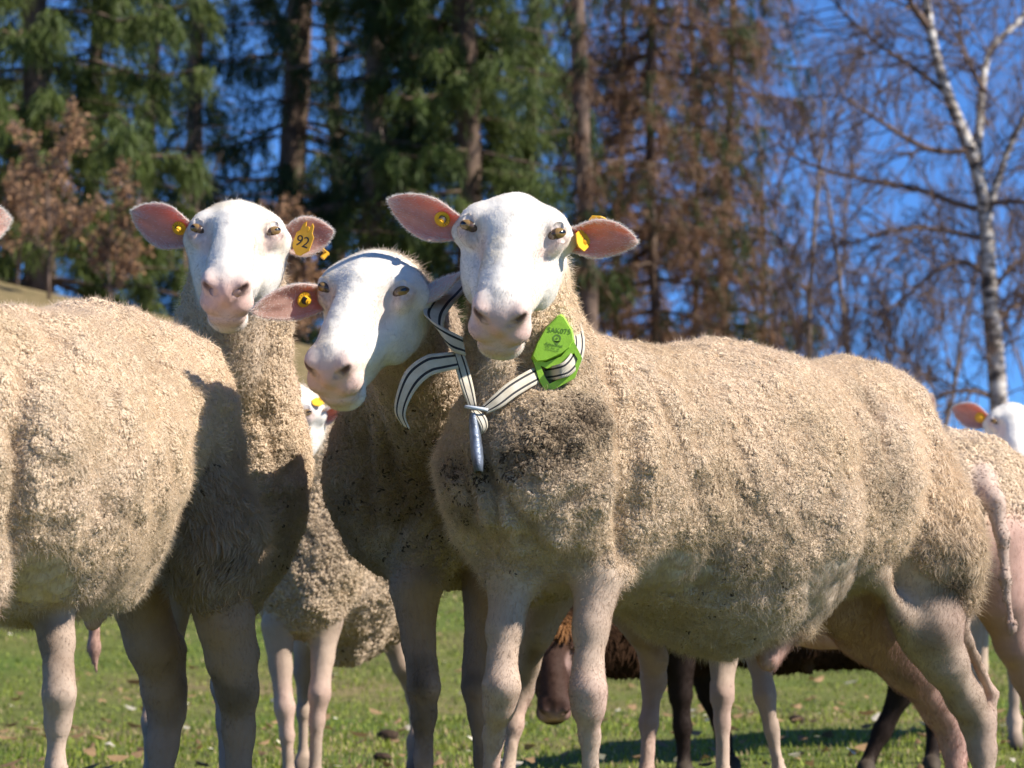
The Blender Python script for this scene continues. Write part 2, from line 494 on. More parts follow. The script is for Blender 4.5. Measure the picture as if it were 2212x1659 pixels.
def add_head(B, H, F=FACE, P=FPINK, NO=NOSE, L=LIP, eyes=True):
    s = H.s; A = H.A
    R = lambda *r: s * np.array(r)
    B.ell(H(0, .068, -.056), A, R(.053, .045, .045), .022, F)
    B.ell(H(0, .045, -.056), A, R(.027, .025, .034), .020, F)                          # poll
    B.ell(H(0, .082, -.038), A, R(.044, .036, .024), .02, F)
    for x in (-1, 1):
        B.ell(H(x * .040, .060, -.050), A, R(.022, .021, .022), .022, F)                # brow corner
        B.ell(H(x * .0495, .079, -.042), A, R(.0175, .026, .0185), .018, F)                # orbit
        B.cone(H(x * .029, .085, -.086), H(x * .016, .170, -.064), s * .031, s * .0230, .016, F)   # cheek
        B.ell(H(x * .040, .092, -.098), A, R(.021, .052, .036), .016, F)
        B.cone(H(x * .012, .088, -.036), H(x * .0105, .204, -.0325), s * .025, s * .0200, .014, F)   # bridge
        B.cone(H(x * .040, .066, -.066), H(x * .062, .064, -.066), s * .024, s * .0155, .016, F)   # ear base
    B.cone(H(0, .085, -.025), H(0, .200, -.0215), s * .019, s * .0135, .016, F)
    B.cone(H(0, .070, -.118), H(0, .205, -.088), s * .033, s * .021, .022, F)         # jaw
    for x in (-1, 1):
        B.ell(H(x * .045, .122, -.026), A, R(.0100, .032, .0135), .018, P, True)          # hollow below the eye
    B.ell(H(0, .206, -.048), A, R(.0345, .030, .030), .016, F)                         # muzzle
    B.ell(H(0, .2195, -.034), A, R(.0280, .0195, .0150), .016, NO)                       # nose
    for x in (-1, 1):
        B.ell(H(x * .0245, .2205, -.0225), A, R(.0068, .0115, .0060), .014, NO)         # nostril wing
        B.ell(H(x * .017, .223, -.058), A, R(.0210, .0195, .0155), .010, L)             # upper lip
    B.ell(H(0, .224, -.071), A, R(.028, .0155, .013), .010, L)
    B.ell(H(0, .236, -.043), A, R(.008, .0075, .010), .008, L)
    B.ell(H(0, .215, -.094), A, R(.028, .023, .018), .014, F)                          # chin
    B.ell(H(0, .230, -.0800), A, R(.024, .0130, .0125), .008, L)
    for x in (-1, 1):
        B.cone(H(x * .0120, .2440, -.0380), H(x * .0165, .2425, -.0320), s * .0030, s * .0052, .004, None, True, 1)
        B.cone(H(x * .0165, .2425, -.0320), H(x * .0300, .2310, -.0235), s * .0052, s * .0028, .004, None, True, 1)
        B.cone(H(x * .0180, .2410, -.0310), H(x * .014, .215, -.038), s * .0058, s * .0045, .003, None, True, 1)
        B.cone(H(0, .2455, -.0715), H(x * .020, .2410, -.0725), s * .0012, s * .0014, .003, None, True, 1)
        B.cone(H(x * .020, .2410, -.0725), H(x * .036, .222, -.0685), s * .0014, s * .0018, .004, None, True, 1)
        B.cone(H(x * .036, .222, -.0685), H(x * .043, .198, -.064), s * .0022, s * .0015, .004, None, True, 1)
    B.cone(H(0, .2460, -.048), H(0, .2455, -.071), s * .0012, s * .0016, .004, None, True, 1)
    if eyes:
        for x in (-1, 1):
            c, (out, al, up) = eye_frame(H, x); E = np.stack([al, up, out])
            t = np.linspace(0, .05, 400); d = B.eval(c + out * t[:, None] * s); i = np.nonzero(d < 0)[0]
            e = c + out * (t[i[-1]] + .0028 - .0140) * s if len(i) else c
            H.eye[x] = (e, (out, al, up)); c = e
            for sg, h0, r_, tg_ in ((1, .0088, .0036, F), (-1, -.0090, .0022, P)):
                pts = [c + s * (al * t * .0128 + up * h0 * (1 - .80 * t * t) + out * (.0100 - .0040 * t * t)) for t in (-1, -.5, 0, .5, 1)]
                for p, q in zip(pts[:-1], pts[1:]): B.cone(p, q, s * r_, s * r_, .004, tg_, False, 1)

def eye_frame(H, x):
    if x in H.eye: return H.eye[x]
    c = H(x * .0500, .083, -.0375)
    out = unit(x * H.A[0] * .74 + H.A[2] * .64 + H.A[1] * .14)
    al = unit(H.A[1] - out * (H.A[1] @ out))
    lev = unit(np.cross(np.array([0, 0, 1.0]), out))              # level with the ground
    if lev @ al < 0: lev = -lev
    al = unit(al * .20 + lev * .80); al = unit(al - out * (al @ out)); up = unit(np.cross(out, al))
    if up[2] < 0: up = -up
    return c, (out, al, up)

def eyeballs(H, parent, mat):
    for x in (-1, 1):
        c, (out, al, up) = eye_frame(H, x)
        bm = bmesh.new(); bmesh.ops.create_uvsphere(bm, u_segments=24, v_segments=16, radius=1.0)
        bmesh.ops.scale(bm, vec=(.0124 * H.s, .0088 * H.s, .0140 * H.s), verts=bm.verts)
        o = obj_bm('eye', bm, mat, None, True)
        COL.objects.unlink(o)
        M = Matrix((Vector(al), Vector(np.cross(out, al)), Vector(out))).transposed().to_4x4()
        M.translation = Vector(c)
        o.matrix_world = M
        COL.objects.link(o); o.parent = parent
        o.matrix_parent_inverse = world_m(parent).inverted()

def make_ear(root, tip, facing, width, parent, cup=0.55, bend=(0, 0, 0), inner=(0.53, 0.38, 0.315), outer=(0.80, 0.68, 0.61), th=0.0035, hair=None, root_w=0.42, skew=0.0, twist=0.0, white=True):
    """leaf-shaped cupped ear from root to tip; facing = where the hollow side looks"""
    root, tip = np.asarray(root), np.asarray(tip); ax = unit(tip - root); L = np.linalg.norm(tip - root)
    f = unit(np.asarray(facing, float) - ax * (np.asarray(facing, float) @ ax)); sd = np.cross(ax, f)
    nt_, ns = 26, 17
    t = np.linspace(-.10, 1, nt_); s_ = np.linspace(-1, 1, ns)
    tt = np.clip(t, 0, 1)
    w = (root_w + (1 - root_w) * sstep(0, .52, tt)) * np.clip(1 - np.clip((tt - .50) / .50, 0, 1) ** 1.9, 0, 1) ** .75
    w = np.maximum(w, .03) * width * .5
    cu = cup * (1.25 - .85 * sstep(0, .8, tt))
    ang = twist * tt
    P = np.zeros((nt_, ns, 3)); Q = np.zeros_like(P); col = np.zeros((nt_, ns, 3)); colb = np.zeros_like(col)
    for i in range(nt_):
        c = root + ax * L * t[i] + np.asarray(bend) * (4 * tt[i] * (1 - tt[i])) * L * .25
        fi = f * math.cos(ang[i]) + sd * math.sin(ang[i]); si = np.cross(ax, fi)
        phi = s_ * cu[i] * 1.5
        rad = w[i] / max(cu[i] * 1.5, .15)
        off = si[None] * (rad * np.sin(phi))[:, None] * 1.0 + fi[None] * (rad * (1 - np.cos(phi)))[:, None]
        rip = vnoise(np.stack([s_ * 2.2 + 3, np.full(ns, t[i] * 4), np.zeros(ns)], 1), int(abs(root[0]) * 100)) * .0022
        wav = .10 * np.sin(tt[i] * 5.0 + skew * 3) * s_ ** 2 * w[i]
        P[i] = c + off + fi * (rip + wav)[:, None]
        nn = unit(fi[None] * np.cos(phi)[:, None] - si[None] * np.sin(phi)[:, None])
        Q[i] = P[i] - nn * (th * (1 - .55 * np.abs(s_) ** 4) * (1.25 - .5 * tt[i]))[:, None]
        e = np.maximum(sstep(.72, 1.0, np.abs(s_)), sstep(.84, 1, tt[i]))[:, None]
        n = .5 + .5 * vnoise(np.stack([s_ * 5, np.full(ns, t[i] * 3), np.zeros(ns)], 1), 5)[:, None]
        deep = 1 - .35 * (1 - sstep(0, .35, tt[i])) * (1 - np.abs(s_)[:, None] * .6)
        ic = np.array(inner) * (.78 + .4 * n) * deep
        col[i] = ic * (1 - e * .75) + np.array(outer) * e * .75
        colb[i] = np.array(outer) * (.92 + .1 * n)
    V = np.concatenate([P.reshape(-1, 3), Q.reshape(-1, 3)]); C = np.concatenate([col.reshape(-1, 3), colb.reshape(-1, 3)])
    i, j = np.meshgrid(np.arange(nt_ - 1), np.arange(ns - 1), indexing='ij'); a = (i * ns + j).ravel()
    f1 = np.stack([a, a + 1, a + ns + 1, a + ns], 1); M = nt_ * ns
    f2 = f1[:, ::-1] + M
    E = []
    for r in range(nt_ - 1):
        for cidx in (0, ns - 1):
            p = r * ns + cidx; q = p + ns
            E.append([p, q, q + M, p + M] if cidx == 0 else [q, p, p + M, q + M])
    for cidx in range(ns - 1):
        p = (nt_ - 1) * ns + cidx; E.append([p, p + 1, p + 1 + M, p + M])
    if np.cross(V[f1[60, 1]] - V[f1[60, 0]], V[f1[60, 2]] - V[f1[60, 0]]) @ f < 0:
        f1, f2 = f1[:, ::-1], f2[:, ::-1]; E = [x[::-1] for x in E]
    F = np.concatenate([f1, f2, np.array(E)])
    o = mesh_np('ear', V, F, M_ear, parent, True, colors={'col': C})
    if hair is not None:
        nv = vnormals(V, [F]); T = tris_of([F])
        back = np.concatenate([np.full(M, .10), np.full(M, .75)])
        edge = np.concatenate([np.repeat(np.maximum(sstep(.75, 1, np.abs(s_))[None], sstep(.8, 1, tt)[:, None]).reshape(-1)[None], 2, 0).ravel()])
        wgt = back + edge * 1.6
        k, b = scatter(V, T, 4200, wgt)
        hair.append((interp(V, T, k, b), interp(nv, T, k, b), np.broadcast_to(ax, (4200, 3)), np.full(4200, .0038), np.tile([[.86, .80, .74]] if white else [[.06, .03, .02]], (4200, 1))))
    def at(tq, sq, lift=0.002):
        """point and frame on the hollow side (tq along the ear, sq across)"""
        ii = int(round((tq + .10) / 1.10 * (nt_ - 1))); jj = int(round((sq + 1) / 2 * (ns - 1)))
        p = P[ii, jj]; du = unit(P[min(ii + 1, nt_ - 1), jj] - P[ii - 1, jj]); dv = unit(P[ii, min(jj + 1, ns - 1)] - P[ii, max(jj - 1, 0)])
        n = unit(np.cross(du, dv)); n = n if n @ f > 0 else -n
        return p + n * lift, n, du
    return o, at

def frame_m(p, n, du):
    n = unit(n); x = unit(du - n * (du @ n)); y = np.cross(n, x)
    M = Matrix((Vector(x), Vector(y), Vector(n))).transposed().to_4x4(); M.translation = Vector(p); return M

def button_tag(ear, at, tq, sq, up=None, r=0.0108, marks=True, stud=True):
    p, n, du = at(tq, sq)
    if up is not None: du = np.cross(np.asarray(up, float), n)
    bm = bmesh.new()
    bmesh.ops.create_cone(bm, cap_ends=True, segments=22, radius1=r, radius2=r * .93, depth=.0022, matrix=Matrix.Translation((0, 0, .003)))
    bmesh.ops.create_cone(bm, cap_ends=True, segments=16, radius1=r * .55, radius2=r * .42, depth=.009, matrix=Matrix.Translation((0, 0, .0085)))
    bmesh.ops.create_cone(bm, cap_ends=True, segments=10, radius1=r * .30, radius2=r * .30, depth=.016, matrix=Matrix.Translation((0, 0, -.004)))
    bmesh.ops.bevel(bm, geom=[e for e in bm.edges if e.calc_face_angle(0) > .8], offset=.0004, segments=2, affect='EDGES')
    n0 = len(bm.faces)
    bmesh.ops.create_cone(bm, cap_ends=True, segments=12, radius1=r * .26, radius2=r * .22, depth=.0025, matrix=Matrix.Translation((0, 0, .0138)))
    bm.faces.ensure_lookup_table()
    for f in bm.faces[n0:]: f.material_index = 2
    if marks:
        for k in range(7):
            a = math.radians(20 + k * 23)
            text_bm(bm, '1T4I7'[k % 5], .0042, 1, Matrix.Rotation(a - math.pi / 2, 4, 'Z') @ Matrix.Translation((0, r * .76, .0042)))
    o = obj_bm('ear_tag', bm, [M_yellow, M_ink, M_red])
    COL.objects.unlink(o); o.matrix_world = frame_m(p, n, du); COL.objects.link(o)
    attach(o, ear); return o

def attach(o, parent):
    o.parent = parent; o.matrix_parent_inverse = world_m(parent).inverted()

def flag_tag(ear, M, text, w=.030, h=.042, back=True):
    """loose yellow plastic flag; M places its centre, z out of its printed face"""
    bm = bmesh.new()
    pts = [(-.17, .50), (-.12, .36), (.12, .36), (.17, .50), (.30, .42), (.34, .22), (.5, .12), (.5, -.28), (.12, -.5), (-.12, -.5), (-.5, -.28), (-.5, .12), (-.34, .22), (-.30, .42)]
    vs = [bm.verts.new((x * w, y * h, 0)) for x, y in pts]; f = bm.faces.new(vs)
    r = bmesh.ops.extrude_face_region(bm, geom=[f])
    for v in [x for x in r['geom'] if isinstance(x, bmesh.types.BMVert)]: v.co.z += .0016
    bmesh.ops.recalc_face_normals(bm, faces=bm.faces[:])
    bmesh.ops.triangulate(bm, faces=[x for x in bm.faces if len(x.verts) > 4])
    if text:
        text_bm(bm, text, h * .46, 1, Matrix.Translation((0, -.10 * h, .0019)))
    bmesh.ops.create_cone(bm, cap_ends=True, segments=12, radius1=.004, radius2=.004, depth=.012, matrix=Matrix.Translation((0, .30 * h, -.003)))
    o = obj_bm('ear_tag', bm, [M_yellow, M_ink])
    COL.objects.unlink(o); o.matrix_world = M; COL.objects.link(o); attach(o, ear); return o

def build_sheep(name, base, B, vox, H=None, refine=None, label='', group=None, eye=None, dirt_shade=(), locks=60000, fuzz=30000, face=0, shave=(), folds=(), lock_scale=1.0, thick=1.0, seed=1, hairs=None, levels=2, stain=.42, dirt_col=(0.075, 0.056, 0.040), tipcol=None, legs_dirt=0.0, wool_tint=(1, 1, 1)):
    root = empty(name, base); tag(root, label, 'sheep', group)
    v, F = B.mesh(vox, refine, levels)
    tg = B.tags(v)
    nv = vnormals(v, F)
    wool = tg[:, 3]
    # lumps and folds of the fleece
    lump = fbm(v * 13, 2, seed + 1) * .010 + fbm(v * 32, 2, seed) * .0080 + fbm(v * 80, 2, seed + 5) * .0040
    for (c, ax, wid, r, amp) in folds:                       # creases: planes through c with normal ax, within r
        x = (v - c) @ unit(ax); rr = np.linalg.norm(v - c, axis=1)
        lump = lump - 1.1 * amp * np.exp(-((x + .006 * fbm(v * 30, 2, 3)) / wid) ** 2) * np.exp(-(rr / r) ** 2)
    v = v + nv * (lump * wool)[:, None]
    v = v + nv * (fbm(v * 60, 2, seed + 9) * .0012 * (1 - wool))[:, None]
    nv = vnormals(v, F)
    # dirt
    D = np.zeros(len(v))
    for (c, r, a) in dirt_shade:
        q = np.linalg.norm(v - c, axis=1) / r
        D = np.maximum(D, a * np.exp(-(q ** 2) * 1.1) * (.55 + .9 * (.5 + .5 * fbm(v * 24, 3, seed + 2))))
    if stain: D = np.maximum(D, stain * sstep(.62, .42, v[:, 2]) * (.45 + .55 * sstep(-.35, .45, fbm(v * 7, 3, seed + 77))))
    D = np.clip(D, 0, 1)
    bare = np.zeros(len(v))
    for (c, r) in shave:
        bare = np.maximum(bare, sstep(1.15, .75, np.linalg.norm((v - c) / np.asarray(r), axis=1) + .15 * fbm(v * 20, 2, 4)))
    wool = wool * (1 - bare)
    col = tg[:, :3] * np.array(wool_tint) if False else tg[:, :3].copy()
    n1 = fbm(v * 9, 3, seed + 11)[:, None]
    isw = sstep(.2, .6, tg[:, 3])[:, None]
    col = col * (1 + isw * (np.array([.02, .0, -.06]) * 1.0 + n1 * np.array([.10, .12, .18])))
    fc = sstep(.6, .9, tg[:, 5])[:, None] * sstep(.1, .5, fbm(v * 16, 3, seed + 41))[:, None]
    col = col * (1 - fc * np.array([.05, .09, .18]))
    col = col * (1 - bare[:, None] * .6) + np.array([.72, .61, .50]) * bare[:, None] * .6
    leg = (1 - isw[:, 0]) * sstep(.5, .3, v[:, 2])
    if legs_dirt:
        q = sstep(.05, .55, fbm(v * 14, 3, seed + 8)) * leg * legs_dirt
        col = col * (1 - q[:, None]) + np.array([.20, .13, .085]) * q[:, None]
        pk = sstep(.0, .5, fbm(v * 8, 2, seed + 18)) * leg * .5
        col = col * (1 - pk[:, None]) + np.array([.62, .40, .34]) * pk[:, None]
    if H is not None and refine is not None:
        for x in (-1, 1):
            q = np.exp(-(np.linalg.norm((v - H(x * .041, .116, -.036)) * 1.0, axis=1) / (.021 * H.s)) ** 4)[:, None] * .42
            col = col * (1 - q) + np.array([.70, .47, .42]) * q
            dn = np.full(len(v), 1.0)
            for p0, p1 in ((H(x * .0150, .2425, -.0335), H(x * .0290, .2310, -.0240)),):
                e = p1 - p0; h = np.clip((v - p0) @ e / (e @ e), 0, 1); dn = np.minimum(dn, np.linalg.norm(v - p0 - h[:, None] * e, axis=1))
            q = np.exp(-(dn / (.0062 * H.s)) ** 4)[:, None]
            col = col * (1 - q * .94) + np.array([.075, .030, .026]) * q * .94  # dark nostril skin, with the shade of the opening painted in
            q = np.exp(-(np.linalg.norm(v - H(x * .016, .240, -.040), axis=1) / (.025 * H.s)) ** 4)[:, None] * .62 * (1 - q)
            col = col * (1 - q) + np.array([.66, .40, .35]) * q
            q = np.exp(-(np.linalg.norm(v - eye_frame(H, x)[0], axis=1) / (.0165 * H.s)) ** 6)[:, None] * .35
            col = col * (1 - q) + np.array([.45, .26, .22]) * q
    base_c = col * (1 - D[:, None] * .85) + np.array(dirt_col) * D[:, None] * .85
    under = np.where((wool > .3)[:, None], base_c * .92, base_c)  # skin under the fleece slightly darkened, as painted shade between locks
    body = mesh_np('body', v, F, M_skin, root, True, colors={'col': under})
    T = tris_of(F)
    cam_p = np.array([0, 0, CAM_H]); face_cam = sstep(-.45, .05, (nv * unit(cam_p - v)).sum(1)) * .92 + .08
    if locks:
        lw = np.clip(tg[:, 4] / .0065, 1, 2.6)
        k, b = scatter(v, T, locks, np.clip(wool, 0, 1) * face_cam / lw)
        p = interp(v, T, k, b); n = unit(interp(nv, T, k, b)); c = interp(col, T, k, b); L = interp(tg[:, 4], T, k, b); d = interp(D, T, k, b)
        ww = interp(wool, T, k, b)
        m = locks; g = np.array([0, 0, -1.0]); tgv = g - n * (n @ g)[:, None]
        sw = np.stack([vnoise(p * 38, seed + 20 + i) for i in range(3)], 1); sw = sw - n * (sw * n).sum(1, keepdims=True)
        flow = tgv * (.16 + .80 * sstep(.009, .0155, L))[:, None] + sw * .95
        fp, rid = worley(p + .002 * np.stack([vnoise(p * 90, 70 + i) for i in range(3)], 1), .0068 * max(1, thick * .85), seed)
        pull = fp - p; pull = pull - n * (pull * n).sum(1, keepdims=True)
        rnd = rng.normal(size=(m, 3)) * .13
        e1 = unit(np.cross(n, rng.normal(size=(m, 3)))); e2 = np.cross(n, e1)
        Ls = L * rng.uniform(.8, 1.2, m) * (.72 + .6 * rid) * lock_scale * (.5 + .5 * ww)
        long_ = sstep(.009, .0155, L)
        K = 5; s = np.array([0, .4, .7, .9, 1.0])
        ph = rng.uniform(0, 6.28, m); om = rng.uniform(3.5, 7.0, m) * (1 - .35 * long_)
        cr = (.0018 + .0012 * rng.random(m)) * lock_scale
        Pp = np.zeros((m, K, 3)); R = np.zeros((m, K))
        r0 = (.00115 + .0007 * rng.random(m) + .0007 * long_) * thick * (.6 + .4 * ww)
        up = .95 - .50 * long_
        for i, si in enumerate(s):
            Pp[:, i] = p - n * .003 + Ls[:, None] * (n * (up * si * (1 - .35 * si))[:, None] + (flow + rnd) * (.25 * si + .62 * si * si)[..., None]) + pull * (.52 * si ** 1.1) \
                + e1 * (cr * np.cos(ph + om * si) * si ** .5)[:, None] + e2 * (cr * np.sin(ph + om * si) * si ** .5)[:, None]
            R[:, i] = r0 * np.where(long_ > .5, np.interp(si, [0, .4, .7, .9, 1], [.8, 1.0, .8, .42, .08]), np.interp(si, [0, .4, .7, .9, 1], [.7, 1.0, 1.0, .72, .08]))
        tipd = np.clip(d, 0, 1)
        r2 = (rid * 7.31) % 1.0
        sp = (.5 * r2 + .5 * rng.random(m)) < np.clip(.46 * sstep(.38, 1.0, tipd) + .10 * sstep(.05, .3, tipd) * (fbm(p * 40, 2, seed + 7) > .0), 0, 1)
        tone = (1 + .08 * vnoise(p * 55, seed + 31) + .16 * (rid - .5))[:, None]
        cc = c * tone * rng.uniform(.94, 1.06, (m, 1)) * (1 - np.array([.60, .63, .66]) * tipd[:, None])
        cc = np.where(sp[:, None], np.array(dirt_col) * (.9 + 2.4 * r2[:, None]) * rng.uniform(.8, 1.3, (m, 1)), cc)
        hair_obj('fleece', Pp, R, cc, M_wool, root)
    if fuzz:
        k, b = scatter(v, T, fuzz, np.clip(wool, .0, 1) * face_cam)
        p = interp(v, T, k, b); n = unit(interp(nv, T, k, b)); c = interp(base_c, T, k, b); L = interp(tg[:, 4], T, k, b)
        m = fuzz; K = 4; s = np.linspace(0, 1, K)
        dr = unit(n + rng.normal(size=(m, 3)) * .45); cur = rng.normal(size=(m, 3)) * .5 + np.array([0, 0, -.35])
        Ls = np.clip(L, .007, .012) * rng.uniform(.8, 1.7, m) * lock_scale
        Pp = p[:, None] + Ls[:, None, None] * (dr[:, None] * s[None, :, None] + cur[:, None] * (s * s)[None, :, None] * .5)
        R = np.repeat((np.array([1, .8, .6, .2]) * .00020)[None], m, 0) * thick
        hair_obj('wool_fuzz', Pp, R, np.clip(c * 1.12, 0, .9), M_hair, root)
    emit = list(hairs or [])
    if face:
        hw = tg[:, 5] * (1 - np.clip(wool * 2, 0, 1)) + .5 * bare
        if H is not None:
            for x in (-1, 1):
                hw = hw * sstep(.006 * H.s, .011 * H.s, np.linalg.norm(v - (eye_frame(H, x)[0] + eye_frame(H, x)[1][0] * .014 * H.s), axis=1))
            hw = hw * (.12 + .88 * sstep(.018 * H.s, .034 * H.s, np.linalg.norm(v - H(0, .240, -.045), axis=1)))
        k, b = scatter(v, T, face, np.clip(hw, 0, 1) * face_cam)
        p = interp(v, T, k, b); n = unit(interp(nv, T, k, b)); c = interp(base_c, T, k, b); L = interp(tg[:, 4], T, k, b)
        if H is not None:
            near = np.linalg.norm(p - H(0, .12, -.05), axis=1) < .2
            fl = np.where(near[:, None], H.A[1][None], np.array([[0, 0, -1.0]]))
        else: fl = np.tile([[0, 0, -1.0]], (face, 1))
        emit.append((p, n, fl, L, c))
    if emit:
        p = np.concatenate([e[0] for e in emit]); n = np.concatenate([e[1] for e in emit]); fl = np.concatenate([e[2] for e in emit]); L = np.concatenate([e[3] for e in emit]); c = np.concatenate([e[4] for e in emit])
        m = len(p); fl = fl - n * (fl * n).sum(1, keepdims=True)
        sw = np.stack([vnoise(p * 45, 60 + i) for i in range(3)], 1)
        dr = unit(n * .34 + fl * .95 + rng.normal(size=(m, 3)) * .16 + sw * .22)
        s = np.linspace(0, 1, 3); Ls = L * rng.uniform(.7, 1.5, m)
        Pp = p[:, None] - n[:, None] * .0005 + Ls[:, None, None] * (dr[:, None] * s[None, :, None] + (fl * .3)[:, None] * (s * s)[None, :, None])
        R = np.repeat((np.array([1, .8, .25]) * .00015)[None], m, 0)
        hair_obj('short_coat', Pp, R, np.clip(c * rng.uniform(.92, 1.08, (m, 1)), 0, .92), M_hair, root)
    if H is not None: eyeballs(H, root, eye or M_eye)
    return root
def J(px, py, d, r): return (W(px, py, d), r * d / FPX)
TT = np.linspace(2.6, 9.5, 3500)
def surf(B, px, py, lift=0.0, t0=2.6):
    """first point of the body on the ray through picture point (px, py)"""
    a = W(px, py, 1.0) - np.array([0, 0, CAM_H]); P = np.array([0, 0, CAM_H]) + TT[:, None] * a
    d = B.eval(P, False); i = np.nonzero((d < lift) & (TT > t0))[0]
    return P[i[0]] if len(i) else W(px, py, 4.2)
def hoof(B, px, py, d, dark=HOOF):
    a = W(px, py, d); g = np.array([a[0], a[1] - .02, .025])
    B.cone(a, g, .017, .021, .012, LEG); B.cone(g + np.array([0, 0, .012]), g + np.array([0, -.018, -.008]), .019, .018, .008, dark)
def leg(B, pts, k=.015, t=LEG, hoof_col=HOOF):
    n = len(pts); J_ = [J(p[0], p[1], p[2], p[3] * (1 if i == 0 else .90 if i < n - 3 else .90 if i == n - 3 else .80)) for i, p in enumerate(pts)]; B.chain(J_, k, t)
    p, r = J_[-1]
    if p[2] > .09:
        q = np.array([p[0], p[1] + .005, .085]); B.cone(p, q, r, max(r, .0165), k, t); p = q
        B.ell(p, np.eye(3), np.array([.020, .023, .026]), .012, t)
    g = np.array([p[0], p[1] - .025, .030]); B.cone(p, g, .018, .021, .012, t)
    B.cone(g + np.array([0, 0, .004]), g + np.array([0, -.020, -.012]), .021, .018, .008, hoof_col)

# ---- the front ewe, head turned to the camera
def ewe_front():
    B = Body()
    H = Head(W(1108, 499, 3.90), 54, -3, 5.5, 1.06)
    add_head(B, H)
    B.chain([J(1160, 1010, 4.08, 215), J(1275, 1002, 4.22, 248), J(1550, 1066, 4.44, 308), J(1745, 1035, 4.60, 242), J(1838, 966, 4.68, 168), J(1858, 1038, 4.71, 174)], .05, WOOL)
    B.cone(*[x for p in zip(J(1550, 1205, 4.43, 176), J(1650, 1208, 4.5, 168)) for x in p], k=.05, t=BELLY)
    B.chain([J(1215, 890, 4.15, 180), J(1135, 760, 4.09, 122), J(1118, 610, 4.06, 104)], .035, WOOL)
    B.cone(W(1120, 560, 4.04), H(0, .05, -.09), .060, .045, .03, FACE)
    B.chain([J(1072, 790, 3.985, 38), J(1045, 870, 3.995, 36)], .03, NECKT)
    B.chain([J(1958, 1055, 4.66, 104), J(2010, 1175, 4.65, 102), J(2035, 1275, 4.68, 72)], .05, RUMP)
    # forelegs
    B.chain([J(1300, 1120, 4.12, 100), J(1295, 1215, 4.10, 70)], .04, WOOL)
    leg(B, [(1293, 1240, 4.09, 58), (1276, 1360, 4.07, 40), (1271, 1440, 4.06, 33), (1270, 1490, 4.05, 41), (1271, 1530, 4.055, 35), (1274, 1590, 4.07, 25), (1279, 1760, 4.08, 25)])
    B.chain([J(1105, 1160, 4.12, 90), J(1105, 1230, 4.11, 66)], .04, WOOL)
    leg(B, [(1108, 1240, 4.10, 54), (1090, 1360, 4.09, 41), (1084, 1430, 4.08, 33), (1084, 1482, 4.07, 42), (1078, 1525, 4.085, 35), (1066, 1590, 4.12, 25), (1055, 1760, 4.16, 25)])
    # hind legs
    leg(B, [(1962, 1215, 4.64, 82), (2005, 1340, 4.65, 78), (2040, 1430, 4.68, 52), (2085, 1510, 4.73, 40), (2113, 1560, 4.76, 38), (2122, 1620, 4.76, 32), (2130, 1720, 4.75, 27)], .02)
    B.chain([J(2060, 1330, 4.68, 26), J(2105, 1420, 4.73, 11), J(2143, 1500, 4.78, 13), J(2138, 1550, 4.78, 16)], .010, LEG)
    B.chain([J(1850, 1200, 4.50, 22), J(1895, 1245, 4.55, 15), J(1945, 1330, 4.60, 16), J(1990, 1410, 4.66, 20)], .03, BARE)
    leg(B, [(1820, 1280, 4.72, 90), (1890, 1340, 4.82, 95), (1960, 1430, 4.86, 58), (2030, 1530, 4.92, 36), (2062, 1590, 4.94, 33), (2068, 1720, 4.92, 27)], .03, PINK)
    B.chain([J(1668, 1375, 4.48, 50), J(1660, 1425, 4.46, 26)], .02, PINK)
    return B, H

